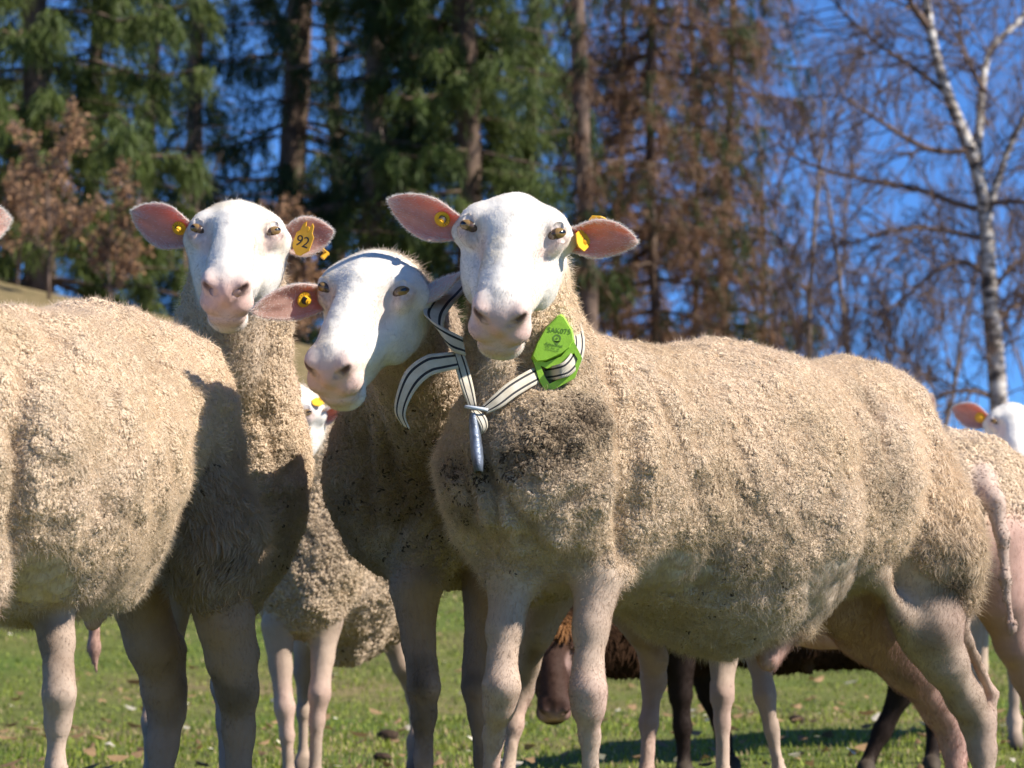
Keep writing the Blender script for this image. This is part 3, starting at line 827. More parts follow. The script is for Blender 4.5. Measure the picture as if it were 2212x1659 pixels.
def S1():
    B, H = ewe_front(); hairs = []
    S = lambda x, y: surf(B, x, y)
    dirt_shade = [(S(1200, 960), .060, 1.0), (S(1265, 905), .055, .9), (S(1120, 985), .05, 1.0), (S(1040, 1040), .05, .9), (S(975, 1010), .05, .85), (S(1000, 1110), .05, .7), (S(1260, 820), .035, .35),
            (S(1280, 1040), .06, .45), (S(1500, 1010), .08, .25), (S(1560, 1090), .10, .40), (S(1650, 1090), .07, .35), (S(1600, 1240), .14, .38), (S(1500, 1150), .20, .26), (S(1750, 1150), .16, .26), (S(1300, 1120), .12, .22), (S(1420, 1130), .07, .25), (S(1740, 1180), .08, .35),
            (S(1920, 1060), .07, .55), (S(1900, 1000), .05, .4), (S(2060, 1180), .05, .35), (S(2060, 1280), .05, .85), (S(1500, 1370), .14, .45), (S(1880, 860), .035, .45), (S(1400, 1330), .10, .4), (S(1066, 1475), .014, .55), (S(1078, 1530), .016, .35), (S(1262, 1520), .022, .22), (S(2075, 1300), .03, .8)]
    folds = [(S(1560, 900), S(1640, 860) - S(1500, 930), .010, .09, .010), (S(1880, 860), np.array([1, .2, .1]), .010, .05, .016), (S(1920, 890), np.array([.3, .0, 1]), .008, .05, .012), (S(1910, 930), np.array([1, .0, .2]), .008, .06, .012),
             (S(1330, 860), np.array([1, .3, .1]), .012, .10, .014), (S(1380, 980), np.array([1, .3, .0]), .012, .12, .012), (S(1440, 900), np.array([.8, .3, .4]), .010, .10, .008), (S(1345, 1120), np.array([1, .3, .1]), .014, .10, .022), (S(1880, 1080), np.array([1, .3, .1]), .016, .12, .022), (S(1850, 1000), np.array([1, .3, .1]), .012, .08, .012),
             (S(1060, 1080), np.array([1, .0, .1]), .010, .08, .020), (S(1000, 1060), np.array([1, .0, .25]), .010, .08, .016), (S(1120, 1120), np.array([.8, .0, .6]), .010, .06, .014), (S(1210, 1100), np.array([-.6, .0, .8]), .010, .06, .012), (S(1150, 1190), np.array([.1, .0, 1]), .012, .08, .012)]
    root = build_sheep('ewe', (.1, 4.1, 0), B, .0070, H, (H(0, .12, -.05), .17), 'big woolly ewe in front wearing the striped collar with green box', 'white ewes', None, dirt_shade, 270000, 130000, 100000,
        shave=[(S(1450, 1235), (.065, .14, .032)), (S(1815, 1275), (.085, .20, .060))], folds=folds, seed=3, hairs=hairs, legs_dirt=.6)
    eL, aL = make_ear(H(-.049, .064, -.066), W(838, 432, 3.94), (-.15, -1, -.30), .058, root, .50, (0, 0, -.10), hair=hairs)
    eR, aR = make_ear(H(.049, .064, -.066), W(1378, 524, 3.94), (.1, -1, -.55), .056, root, .45, (0, 0, .20), hair=hairs)
    button_tag(eL, aL, .40, .30, up=(0, -.5, -1))
    p, n, du = aR(.30, .1, .006)
    M = frame_m(p + np.array([.004, -.006, 0]), np.array([.85, -.45, .25]), np.array([.5, .2, -.8])); flag_tag(eR, M, None, .026, .044)
    button_tag(eR, aR, .36, .3, up=(0, -.3, -1), r=.010)
    q = W(1293, 481, 3.965); flag_tag(eR, frame_m(q, np.array([.25, .35, .9]), np.array([.9, .2, -.3])), None, .026, .034)
    ear_coat(hairs, root)
    return root, B, H

def ear_coat(hairs, root):
    if not hairs: return
    p = np.concatenate([e[0] for e in hairs]); n = np.concatenate([e[1] for e in hairs]); fl = np.concatenate([e[2] for e in hairs]); L = np.concatenate([e[3] for e in hairs]); c = np.concatenate([e[4] for e in hairs])
    m = len(p); dr = unit(n * .6 + fl * .7 + rng.normal(size=(m, 3)) * .25); s = np.linspace(0, 1, 3); Ls = L * rng.uniform(.5, 1.4, m)
    P = p[:, None] + Ls[:, None, None] * dr[:, None] * s[None, :, None]
    hair_obj('ear_fringe', P, np.repeat((np.array([1, .8, .25]) * .00012)[None], m, 0), c, M_hair, root)

# ---- ewe with lowered head, left of the front ewe
def S2():
    B = Body(); hairs = []
    H = Head(W(787, 628, 3.95), 53, -20, 5, 1.0)
    add_head(B, H)
    B.cone(H(0, .05, -.09), W(870, 720, 4.20), .058, .072, .04, NECKT)
    B.chain([J(885, 720, 4.22, 82), J(895, 860, 4.38, 130)], .05, WOOL)
    B.chain([J(895, 860, 4.38, 130), J(880, 1000, 4.48, 150), J(900, 1100, 4.52, 160)], .05, WOOL_DIRT_SHADE)
    B.chain([J(890, 1030, 4.50, 160), J(1010, 1050, 4.66, 195)], .05, WOOL_DIRT_SHADE)
    B.chain([J(1010, 1050, 4.66, 195), J(1130, 1060, 4.92, 225), J(1235, 1040, 5.25, 190)], .05, WOOL)
    B.chain([J(900, 1190, 4.45, 85), J(900, 1250, 4.43, 60)], .04, WOOL)
    leg(B, [(897, 1270, 4.42, 56), (904, 1390, 4.42, 37), (912, 1440, 4.41, 33), (915, 1485, 4.40, 36), (916, 1545, 4.41, 27), (915, 1640, 4.42, 22), (915, 1760, 4.43, 22)], .015, LEG_SHADE)
    leg(B, [(1048, 1230, 4.52, 54), (1036, 1390, 4.51, 34), (1031, 1440, 4.50, 32), (1031, 1485, 4.49, 34), (1037, 1545, 4.50, 26), (1043, 1640, 4.51, 22), (1046, 1740, 4.51, 22)], .015, LEG_SHADE)
    leg(B, [(1190, 1260, 5.15, 70), (1160, 1360, 5.15, 40), (1138, 1440, 5.20, 26), (1128, 1490, 5.22, 25), (1110, 1570, 5.20, 20), (1095, 1680, 5.18, 19)], .02)
    leg(B, [(1330, 1260, 5.25, 70), (1385, 1350, 5.25, 42), (1412, 1420, 5.30, 30), (1412, 1470, 5.32, 27), (1402, 1560, 5.30, 21), (1396, 1680, 5.28, 20)], .02)
    S = lambda x, y: surf(B, x, y)
    dirt_shade = [(S(860, 1060), .24, .45), (S(770, 960), .06, .5), (S(850, 1000), .06, .55), (S(800, 1060), .07, .6), (S(880, 1080), .08, .7), (S(850, 1200), .08, .55), (S(930, 960), .07, .65), (S(940, 1180), .08, .6), (S(990, 1280), .06, .6), (S(750, 1090), .05, .6), (S(905, 1480), .02, .6), (S(1028, 1480), .02, .5)]  # first, widest patch: dirty wool plus painted shade over the chest
    folds = [(S(840, 980), np.array([1, 0, .3]), .010, .10, .014), (S(790, 1000), np.array([1, 0, .1]), .010, .10, .012), (S(880, 1120), np.array([.8, 0, -.5]), .010, .08, .010)]
    root = build_sheep('ewe', (-.05, 4.6, 0), B, .0080, H, (H(0, .12, -.05), .17), 'ewe with lowered tilted head squeezed in left of the collared ewe', 'white ewes', None, dirt_shade, 120000, 50000, 60000, folds=folds, seed=5, legs_dirt=.9)
    eL, aL = make_ear(H(-.049, .064, -.066), W(543, 672, 3.92), (-.25, -1, -.45), .052, root, .55, (0, 0, .10), hair=hairs)
    eR, aR = make_ear(H(.046, .064, -.068), W(1012, 592, 4.00), (.0, -.12, -1), .070, root, .80, (0, 0, .16), hair=hairs, root_w=.85)
    button_tag(eL, aL, .42, -.05, up=(0, -.2, 1))
    ear_coat(hairs, root)
    return root, B, H

# ---- ewe behind with tag 92
def S3():
    B = Body(); hairs = []
    H = Head(W(509, 501, 4.32), 42, 0, 2.0, 1.0)
    add_head(B, H)
    B.cone(H(0, .05, -.09), W(506, 640, 4.46), .058, .060, .04, NECKT)
    B.chain([J(505, 640, 4.47, 92), J(503, 730, 4.50, 103), J(515, 860, 4.56, 112), J(522, 980, 4.60, 122), J(515, 1110, 4.60, 122), J(490, 1200, 4.62, 100)], .05, WOOL)
    B.chain([J(500, 690, 4.385, 55), J(505, 800, 4.42, 50)], .05, NECKT)
    B.chain([J(480, 1030, 4.68, 170), J(400, 1010, 4.85, 200), J(320, 990, 5.10, 205), J(280, 960, 5.30, 180)], .05, WOOL)
    B.chain([J(520, 1200, 4.60, 90), J(510, 1290, 4.60, 55)], .04, WOOL)
    leg(B, [(495, 1270, 4.6, 50), (490, 1400, 4.6, 34), (490, 1480, 4.59, 35), (490, 1560, 4.6, 25), (490, 1700, 4.6, 22)])
    leg(B, [(375, 1270, 4.72, 50), (360, 1400, 4.72, 34), (355, 1480, 4.71, 35), (352, 1560, 4.72, 25), (350, 1700, 4.72, 22)])
    leg(B, [(330, 1200, 5.2, 75), (345, 1330, 5.2, 40), (350, 1440, 5.25, 26), (345, 1560, 5.2, 20), (345, 1680, 5.2, 19)], .02)
    leg(B, [(270, 1200, 5.3, 75), (300, 1330, 5.3, 38), (325, 1430, 5.35, 25), (325, 1560, 5.3, 20), (325, 1680, 5.3, 19)], .02)
    B.chain([J(225, 1010, 5.42, 22), J(212, 1150, 5.46, 18), J(204, 1300, 5.46, 15), J(203, 1400, 5.46, 12), J(207, 1455, 5.46, 5)], .015, PINK)
    S = lambda x, y: surf(B, x, y)
    dirt_shade = [(S(600, 1120), .07, .7), (S(570, 1200), .08, .7), (S(615, 1000), .03, .5), (S(575, 760), .02, .4)]
    root = build_sheep('ewe', (-.45, 4.7, 0), B, .0080, H, (H(0, .12, -.05), .17), 'ewe with yellow tag 92 in her ear looking over the left rump', 'white ewes', None, dirt_shade, 115000, 50000, 60000, seed=7, legs_dirt=.6,
        folds=[(S(560, 850), np.array([1, 0, .2]), .010, .10, .004), (S(585, 960), np.array([1, 0, .1]), .008, .08, .003)])
    eL, aL = make_ear(H(-.049, .064, -.066), W(284, 457, 4.36), (-.2, -1, -.25), .066, root, .50, (0, 0, -.05), hair=hairs)
    eR, aR = make_ear(H(.049, .064, -.066), W(720, 500, 4.36), (.2, -1, -.30), .060, root, .50, (0, 0, .05), hair=hairs)
    button_tag(eL, aL, .32, .25, up=(.2, -.2, 1))
    p, n, du = aR(.52, .25, .006)
    flag_tag(eR, frame_m(p + np.array([0, -.008, .002]), np.array([-.45, -1, .12]), np.array([.95, -.4, -.35])), '92', .030, .050)
    q = W(698, 541, 4.38); flag_tag(eR, frame_m(q, np.array([.5, .2, .6]), np.array([.7, .0, .7])), None, .012, .022)
    ear_coat(hairs, root)
    return root, B, H

# ---- the ewe cut off by the left edge
def S4():
    B = Body(); hairs = []
    H = Head(W(-275, 520, 3.36), 45, -50, 0, 1.0)
    add_head(B, H, eyes=False)
    B.chain([J(-60, 985, 3.51, 280), J(30, 995, 3.66, 305), J(95, 980, 3.80, 284), J(195, 905, 4.02, 226), J(305, 884, 4.11, 190)], .05, WOOL)
    B.chain([J(60, 1120, 3.74, 215), J(190, 1150, 3.95, 175)], .05, WOOL)
    B.ell(W(398, 965, 4.13), np.eye(3), np.array([.068, .080, .125]), .03, WOOL)
    B.ell(W(440, 1065, 4.13), np.eye(3), np.array([.053, .075, .125]), .03, RUMP_SHADE)
    B.chain([J(-110, 860, 3.47, 200), J(-240, 660, 3.45, 120)], .05, WOOL)
    B.cone(H(0, .05, -.09), W(-245, 620, 3.45), .055, .062, .04, FACE)
    B.chain([J(-45, 1060, 3.43, 130), J(-50, 1230, 3.42, 85)], .03, WOOL)
    B.chain([J(445, 1110, 4.11, 90), J(455, 1190, 4.11, 78), J(462, 1245, 4.11, 70)], .05, RUMP_SHADE)
    leg(B, [(460, 1220, 4.12, 60), (484, 1340, 4.13, 62), (500, 1420, 4.15, 56), (513, 1490, 4.16, 46), (516, 1580, 4.17, 38), (516, 1700, 4.16, 34)], .02, LEG_SHADE)
    B.chain([J(520, 1330, 4.14, 26), J(538, 1410, 4.18, 20), J(530, 1470, 4.19, 22)], .012, LEG_SHADE)
    leg(B, [(295, 1270, 4.19, 66), (327, 1390, 4.22, 56), (352, 1490, 4.27, 46), (360, 1540, 4.29, 40), (352, 1610, 4.29, 36), (346, 1700, 4.28, 33)], .02, LEG_SHADE)
    B.chain([J(300, 1290, 4.21, 50), J(370, 1400, 4.27, 26), J(385, 1500, 4.31, 20)], .02, LEG_SHADE)
    leg(B, [(110, 1300, 3.67, 55), (124, 1390, 3.65, 38), (127, 1450, 3.64, 32), (128, 1500, 3.63, 36), (124, 1560, 3.64, 28), (121, 1660, 3.64, 24), (120, 1760, 3.64, 24)])
    leg(B, [(-55, 1250, 3.42, 66), (-60, 1420, 3.42, 42), (-60, 1500, 3.41, 42), (-60, 1640, 3.42, 28), (-60, 1800, 3.42, 27)])
    B.chain([J(205, 1310, 4.05, 40), J(200, 1345, 4.05, 20)], .02, PINK)
    S = lambda x, y: surf(B, x, y)
    dirt_shade = [(S(180, 1020), .10, .18), (S(240, 1100), .08, .25), (S(480, 1130), .08, .5), (S(440, 1040), .06, .35), (S(500, 1220), .05, .6), (S(200, 1290), .14, .45), (S(30, 1050), .05, .3), (S(332, 780), .03, .2)]
    folds = [(S(332, 770), np.array([1, .2, .25]), .010, .07, .018), (S(300, 740), np.array([.35, 0, 1]), .008, .05, .010), (S(345, 850), np.array([1, .2, .1]), .012, .08, .016), (S(345, 1000), np.array([1, .3, .1]), .016, .12, .022), (S(130, 760), np.array([.7, 0, .6]), .008, .06, .006), (S(160, 820), np.array([.8, 0, .5]), .008, .07, .006), (S(45, 1000), np.array([1, .2, 0]), .016, .16, .022), (S(300, 1150), np.array([.6, .2, .8]), .014, .07, .010)]
    root = build_sheep('ewe', (-.5, 3.71, 0), B, .0082, None, None, 'cream ewe cut off by the left edge, showing flank and rump', 'white ewes', None, dirt_shade, 220000, 100000, 25000, seed=9, legs_dirt=1.0, folds=folds, shave=[(S(85, 1250), (.04, .12, .05))])
    eR, aR = make_ear(W(-140, 492, 3.38), W(24, 474, 3.44), (.1, -1, -.2), .055, root, .5, hair=hairs)
    ear_coat(hairs, root)
    return root, B, H

# ---- smaller ewe further back between them
def S5():
    B = Body(); hairs = []
    H = Head(W(606, 890, 6.0), 58, -18, 4, 1.05)
    add_head(B, H)
    B.cone(H(0, .05, -.09), W(655, 950, 6.15), .058, .058, .04, NECKT)
    B.chain([J(650, 945, 6.15, 52), J(662, 1040, 6.22, 75), J(662, 1150, 6.25, 115), J(655, 1270, 6.25, 105)], .05, WOOL)
    B.chain([J(665, 1190, 6.28, 125), J(720, 1220, 6.5, 150), J(770, 1240, 6.75, 150), J(790, 1200, 7.0, 120)], .05, WOOL)
    B.cone(*[x for p in zip(J(740, 1370, 6.55, 65), J(770, 1340, 6.75, 70)) for x in p], k=.05, t=WOOL)
    leg(B, [(600, 1350, 6.22, 38), (606, 1440, 6.22, 26), (615, 1530, 6.2, 23), (620, 1590, 6.2, 18), (624, 1680, 6.2, 17)])
    leg(B, [(700, 1350, 6.25, 40), (697, 1420, 6.24, 26), (690, 1500, 6.22, 25), (684, 1560, 6.22, 19), (680, 1680, 6.22, 17)])
    leg(B, [(660, 1350, 6.95, 35), (655, 1450, 6.95, 20), (655, 1540, 6.95, 15), (655, 1640, 6.95, 14)], .02)
    leg(B, [(840, 1350, 6.95, 38), (870, 1440, 6.95, 22), (893, 1510, 7.0, 16), (898, 1600, 6.98, 14)], .02)
    S = lambda x, y: surf(B, x, y, t0=5.)
    dirt_shade = [(S(700, 1150), .08, .5), (S(650, 1220), .07, .5), (S(720, 1270), .10, .35), (S(740, 1400), .08, .5)]
    root = build_sheep('ewe', (-.42, 6.3, 0), B, .010, H, (H(0, .12, -.05), .16), 'smaller ewe farther back, half hidden behind the ewe with tag 92', 'white ewes', None, dirt_shade, 40000, 10000, 15000, seed=11, levels=2, lock_scale=1.25, thick=1.35, legs_dirt=.3)
    eL, aL = make_ear(H(-.049, .064, -.066), W(455, 880, 6.0), (-.2, -1, -.3), .055, root, .5, hair=hairs)
    eR, aR = make_ear(H(.049, .064, -.066), W(742, 884, 6.03), (.3, -.6, -1.0), .060, root, .65, hair=hairs)
    flag_tag(eR, frame_m(W(688, 868, 5.99), np.array([.3, -.6, .7]), np.array([.5, .1, -.8])), None, .022, .036)
    ear_coat(hairs, root)
    return root, B, H

# ---- brown sheep
def S6():
    B = Body(); hairs = []
    H = Head(W(1190, 1398, 6.3), 72, 3, -2, .96)
    P = (0.05, 0.024, 0.018, 0.0, 0.004, 0.4)
    add_head(B, H, BFACE, P, (0.055, 0.028, 0.022, 0, .003, .05), P)
    B.ell(H(0, .052, -.045), H.A, np.array([.054, .034, .042]), .02, (0.30, 0.15, 0.065, 1.0, 0.026, 0.0))
    B.chain([(H(0, .05, -.10), .055), J(1260, 1360, 6.7, 80), J(1350, 1340, 6.85, 105), J(1480, 1320, 6.9, 118), J(1700, 1310, 6.95, 125), J(1900, 1320, 7.0, 120)], .05, BWOOL)
    B.cone(*[x for p in zip(J(1345, 1400, 6.75, 55), J(1440, 1380, 6.85, 60)) for x in p], k=.04, t=BWOOL)
    L = (0.022, 0.013, 0.010, 0.0, 0.006, 1.0)
    leg(B, [(1465, 1400, 6.75, 42), (1470, 1500, 6.75, 25), (1474, 1570, 6.75, 22), (1478, 1660, 6.75, 18)], .02, L)
    leg(B, [(1500, 1400, 7.05, 40), (1530, 1500, 7.05, 22), (1562, 1590, 7.05, 19), (1580, 1660, 7.05, 16)], .02, L)
    leg(B, [(1925, 1390, 6.85, 60), (1950, 1450, 6.88, 34), (1945, 1500, 6.9, 27), (1905, 1580, 6.9, 23), (1868, 1660, 6.88, 19)], .02, L)
    leg(B, [(1990, 1390, 7.1, 55), (2015, 1480, 7.12, 30), (2022, 1560, 7.15, 24), (2010, 1660, 7.12, 19)], .02, L)
    B.cone(W(1745, 1420, 6.9), W(1745, 1448, 6.9), .022, .014, .01, BFACE)
    root = build_sheep('brown_sheep', (.35, 6.8, 0), B, .010, H, (H(0, .12, -.05), .16), 'dark brown sheep lowering its head behind the legs of the collared ewe', None, M_eye_dark, (), 36000, 12000, 14000, seed=13, levels=2, stain=0, lock_scale=1.3, thick=1.3)
    eL, aL = make_ear(H(-.047, .064, -.066), W(1100, 1372, 6.5), (-.2, -1, -.3), .05, root, .5, inner=(.10, .05, .04), outer=(.05, .025, .018), hair=hairs, white=False)
    eR, aR = make_ear(H(.047, .064, -.066), W(1290, 1368, 6.5), (.2, -1, -.3), .05, root, .5, inner=(.10, .05, .04), outer=(.05, .025, .018), hair=hairs, white=False)
    ear_coat(hairs, root)
    return root, B, H

# ---- ewe behind the front ewe, tail towards the right edge
def S7():
    B = Body(); hairs = []
    B.chain([J(1560, 1180, 5.25, 150), J(1700, 1170, 5.35, 195), J(1900, 1170, 5.48, 205), J(2068, 1092, 5.60, 165)], .06, WOOL)
    B.chain([J(2110, 1100, 5.52, 110), J(2185, 1120, 5.62, 90), J(2200, 1260, 5.62, 62)], .05, WOOL)
    B.chain([J(1460, 1120, 5.25, 120), J(1420, 1050, 5.2, 90)], .05, WOOL)
    H = Head(W(1400, 1060, 5.05), 60, -35, 0, 1.0); add_head(B, H, eyes=False)
    leg(B, [(1575, 1330, 5.22, 48), (1562, 1420, 5.22, 32), (1560, 1500, 5.2, 27), (1560, 1560, 5.2, 21), (1562, 1680, 5.2, 20)])
    leg(B, [(1630, 1330, 5.4, 48), (1640, 1420, 5.4, 29), (1652, 1500, 5.38, 25), (1668, 1580, 5.38, 19), (1686, 1680, 5.38, 18)])
    leg(B, [(2120, 1170, 5.50, 100), (2165, 1290, 5.52, 70), (2192, 1390, 5.55, 44), (2215, 1460, 5.6, 32), (2236, 1530, 5.63, 26), (2238, 1640, 5.62, 22)], .02, PINK)
    leg(B, [(2200, 1170, 5.70, 80), (2235, 1330, 5.72, 55), (2262, 1460, 5.78, 32), (2280, 1530, 5.8, 26), (2280, 1640, 5.8, 22)], .02, PINK)
    B.chain([J(2085, 1050, 5.46, 24), J(2122, 1036, 5.44, 23), J(2148, 1080, 5.38, 21), J(2165, 1160, 5.37, 14), J(2171, 1250, 5.37, 11), J(2184, 1350, 5.37, 8), J(2187, 1375, 5.37, 6)], .018, (0.52, 0.39, 0.32, 0.25, 0.006, 0.6))
    B.chain([J(1890, 1370, 5.38, 45), J(1888, 1410, 5.37, 24)], .02, PINK)
    B.chain([J(1780, 1340, 5.35, 60), J(1900, 1340, 5.4, 60)], .04, PINK)
    root = build_sheep('ewe', (.6, 5.4, 0), B, .010, None, None, 'ewe behind the collared ewe with her bare tail at the right edge', 'white ewes', None, [(surf(B, 2190, 1180, t0=5), .05, .4)], 34000, 9000, 14000, seed=15, lock_scale=1.15, thick=1.2, legs_dirt=.3)
    return root, B, H

# ---- two ewes far right
def S8():
    B = Body(); hairs = []
    H = Head(W(2192, 914, 8.0), 50, 0, 3, 1.0)
    add_head(B, H)
    B.cone(H(0, .05, -.09), W(2205, 985, 8.2), .058, .075, .04, NECKT)
    B.chain([J(2205, 985, 8.2, 62), J(2235, 1090, 8.35, 105), J(2300, 1090, 8.6, 125), J(2420, 1090, 9.1, 125)], .05, WOOL)
    leg(B, [(2190, 1180, 8.3, 36), (2190, 1330, 8.3, 22), (2190, 1450, 8.3, 16)]); leg(B, [(2260, 1180, 8.35, 36), (2260, 1330, 8.35, 22), (2260, 1450, 8.35, 16)])
    leg(B, [(2400, 1180, 9.0, 40), (2410, 1320, 9.05, 22), (2405, 1430, 9.0, 15)]); leg(B, [(2440, 1180, 9.2, 40), (2450, 1320, 9.25, 22), (2445, 1420, 9.2, 15)])
    root = build_sheep('ewe', (1.3, 8.4, 0), B, .011, H, (H(0, .12, -.05), .16), 'distant white-faced ewe at the right edge looking at the camera', 'white ewes', None, (), 16000, 5000, 8000, seed=17, levels=2, lock_scale=1.4, thick=1.6)
    eL, aL = make_ear(H(-.049, .064, -.066), W(2057, 881, 8.05), (-.15, -1, -.3), .070, root, .5, (0, 0, .05), hair=hairs)
    eR, aR = make_ear(H(.049, .064, -.066), W(2320, 900, 8.05), (.15, -1, -.3), .065, root, .5, hair=hairs)
    button_tag(eL, aL, .35, .1, r=.014, marks=False)
    ear_coat(hairs, root)
    return root, B, H

def S9():
    B = Body(); hairs = []
    H = Head(W(1918, 935, 7.2), 52, -12, 2, 1.0)
    add_head(B, H, eyes=False)
    B.cone(H(0, .05, -.09), W(1915, 1000, 7.4), .058, .075, .04, NECKT)
    B.chain([J(1915, 1000, 7.4, 70), J(1980, 1080, 7.55, 115), J(2050, 1085, 8.0, 120), J(2090, 1085, 8.5, 115)], .05, WOOL)
    for x, d in ((2062, 7.6), (2078, 7.9), (2105, 8.4), (2120, 8.6)):
        leg(B, [(x - 15, 1180, d, 40), (x, 1330, d, 23), (x, 1440, d, 17)])
    root = build_sheep('ewe', (.95, 7.8, 0), B, .012, None, None, 'ewe hidden behind the collared rump, only her ear tip showing', 'white ewes', None, (), 8000, 0, 0, seed=19, lock_scale=1.4, thick=1.6)
    eR, aR = make_ear(H(.045, .064, -.066), W(2013, 850, 7.22), (.15, -1, -.2), .065, root, .5, hair=hairs)
    ear_coat(hairs, root)
    return root, B, H
# ------------------------------------------------------------------ meadow and hillside
def ground_z(x, y):
    x, y = np.broadcast_arrays(np.asarray(x, float), np.asarray(y, float)); sh = x.shape
    x = x.ravel(); y = y.ravel()
    rise = np.clip(y - 10.5, 0, None)
    lean = np.clip(.121 - .0105 * x, .03, .24)
    far = np.clip(y - 34, 0, None)
    z = rise * lean * (1 - np.exp(-rise / 6.0)) - 1.05 * lean * far
    p = np.stack([x * .35, y * .35, np.zeros_like(x)], -1)
    z = z + .05 * np.clip((y - 6) / 6, 0, 1) * fbm(p, 2, 40) + .35 * np.clip((y - 18) / 14, 0, 1) * fbm(p * .35, 2, 44)
    return z.reshape(sh)

def meadow():
    ys = np.concatenate([np.linspace(-6, 6, 13), np.linspace(6.3, 40, 150), np.array([44, 50, 60, 80, 120, 200, 400, 900])])
    u = np.linspace(-1, 1, 91)
    V = np.array([[uu * (6 + .9 * abs(y)), y, 0] for y in ys for uu in u]); V[:, 2] = ground_z(V[:, 0], V[:, 1])
    V[:, 2] = np.where(V[:, 1] > 42, V[:, 2].clip(None, 2) , V[:, 2])
    n = len(u); i, j = np.meshgrid(np.arange(len(ys) - 1), np.arange(n - 1), indexing='ij'); a = (i * n + j).ravel()
    F = np.stack([a, a + 1, a + n + 1, a + n], 1)
    m, nt, b, out = newmat('meadow_soil')
    n1 = noise_node(nt, .55, 5, .6); n2 = noise_node(nt, 9, 6, .7); n3 = noise_node(nt, 60, 3, .6)
    r1 = ramp(nt, n1.outputs['Fac'], [(.36, (.10, .15, .030)), (.52, (.14, .155, .045)), (.66, (.22, .175, .085))])
    r2 = ramp(nt, n2.outputs['Fac'], [(.32, (.45, .5, .4)), (.55, (1, 1, 1)), (.75, (1.35, 1.15, 1.0))])
    mx = N(nt, 'ShaderNodeMix', data_type='RGBA', blend_type='MULTIPLY'); mx.inputs[0].default_value = .8
    nt.links.new(r1.outputs[0], mx.inputs[6]); nt.links.new(r2.outputs[0], mx.inputs[7])
    # the far slope is drier
    tc = N(nt, 'ShaderNodeTexCoord'); sp = N(nt, 'ShaderNodeSeparateXYZ'); nt.links.new(tc.outputs['Object'], sp.inputs[0])
    mr = N(nt, 'ShaderNodeMapRange'); mr.inputs['From Min'].default_value = 14; mr.inputs['From Max'].default_value = 27
    nt.links.new(sp.outputs['Y'], mr.inputs['Value'])
    mx2 = N(nt, 'ShaderNodeMix', data_type='RGBA'); nt.links.new(mr.outputs[0], mx2.inputs[0])
    rd = ramp(nt, n2.outputs['Fac'], [(.3, (.09, .085, .035)), (.55, (.22, .165, .085)), (.75, (.31, .25, .14))])
    nt.links.new(mx.outputs[2], mx2.inputs[6]); nt.links.new(rd.outputs[0], mx2.inputs[7])
    nt.links.new(mx2.outputs[2], b.inputs['Base Color']); b.inputs['Roughness'].default_value = .95; b.inputs['Specular IOR Level'].default_value = .1
    bp = N(nt, 'ShaderNodeBump', Strength=.6, Distance=.03); nt.links.new(n3.outputs['Fac'], bp.inputs['Height']); nt.links.new(bp.outputs[0], b.inputs['Normal'])
    tag(mesh_np('ground', V, F, m), kind='structure')

def blades(name, n, x0, y, L, wid, mat, cols, bend=.6, label=None, cat=None):
    """n blades rooted at (x0,y): two-segment leaves"""
    z = ground_z(x0, y); root = np.stack([x0, y, z - .004], 1)
    a = rng.uniform(0, 6.283, n); dirv = np.stack([np.cos(a), np.sin(a), np.zeros(n)], 1); side = np.stack([-np.sin(a), np.cos(a), np.zeros(n)], 1)
    tilt = rng.uniform(.1, 1.0, n)[:, None] * bend
    up = np.array([0, 0, 1.0])
    mid = root + L[:, None] * (.55 * up + .22 * tilt * dirv); tip = root + L[:, None] * ((1 - .35 * tilt) * up + .85 * tilt * dirv)
    w = wid[:, None] * side
    V = np.stack([root - w, root + w, mid + w * .8, mid - w * .8, tip], 1).reshape(-1, 3)
    i = np.arange(n) * 5
    C = np.repeat(cols, 5, 0)
    o = mesh_np(name, V, [np.stack([i, i + 1, i + 2, i + 3], 1), np.stack([i + 3, i + 2, i + 4], 1)], mat, None, False, colors={'col': C})
    return tag(o, label, cat, None, 'stuff')

def grass():
    M = mat_attr('grass_blades', rough=.6, spec=.25, trans=.35, vary=.1)
    n = 135000
    # denser towards the camera, inside the part of the meadow the picture shows
    y = 5.0 + 24 * rng.random(n) ** 1.9; x = rng.uniform(-1, 1, n) * (.6 + .195 * y)
    p = np.stack([x, y, np.zeros(n)], 1)
    clump = fbm(p * 2.2, 3, 50); dry = sstep(.0, .55, fbm(p * .9, 3, 52) + .30 * fbm(p * 6, 2, 53) + .25 * sstep(14, 24, y)) 
    keep = rng.random(n) < (.55 + .45 * sstep(-.3, .3, clump)); x, y, clump, dry = x[keep], y[keep], clump[keep], dry[keep]; n = len(x)
    L = rng.uniform(.010, .024, n) * (1 + .6 * clump) * (1 + .02 * y); wid = rng.uniform(.0010, .0022, n) * (1 + .09 * y)
    g = np.array([.205, .255, .042]) * rng.uniform(.7, 1.35, (n, 1)) + rng.random((n, 1)) * np.array([.05, .03, 0])
    d = np.array([.40, .31, .16]) * rng.uniform(.6, 1.3, (n, 1))
    isd = rng.random(n)[:, None] < (.16 + .60 * dry)[:, None]
    blades('grass', n, x, y, L, wid, M, np.where(isd, d, g), label='short spring grass on the meadow under the sheep', cat='grass')

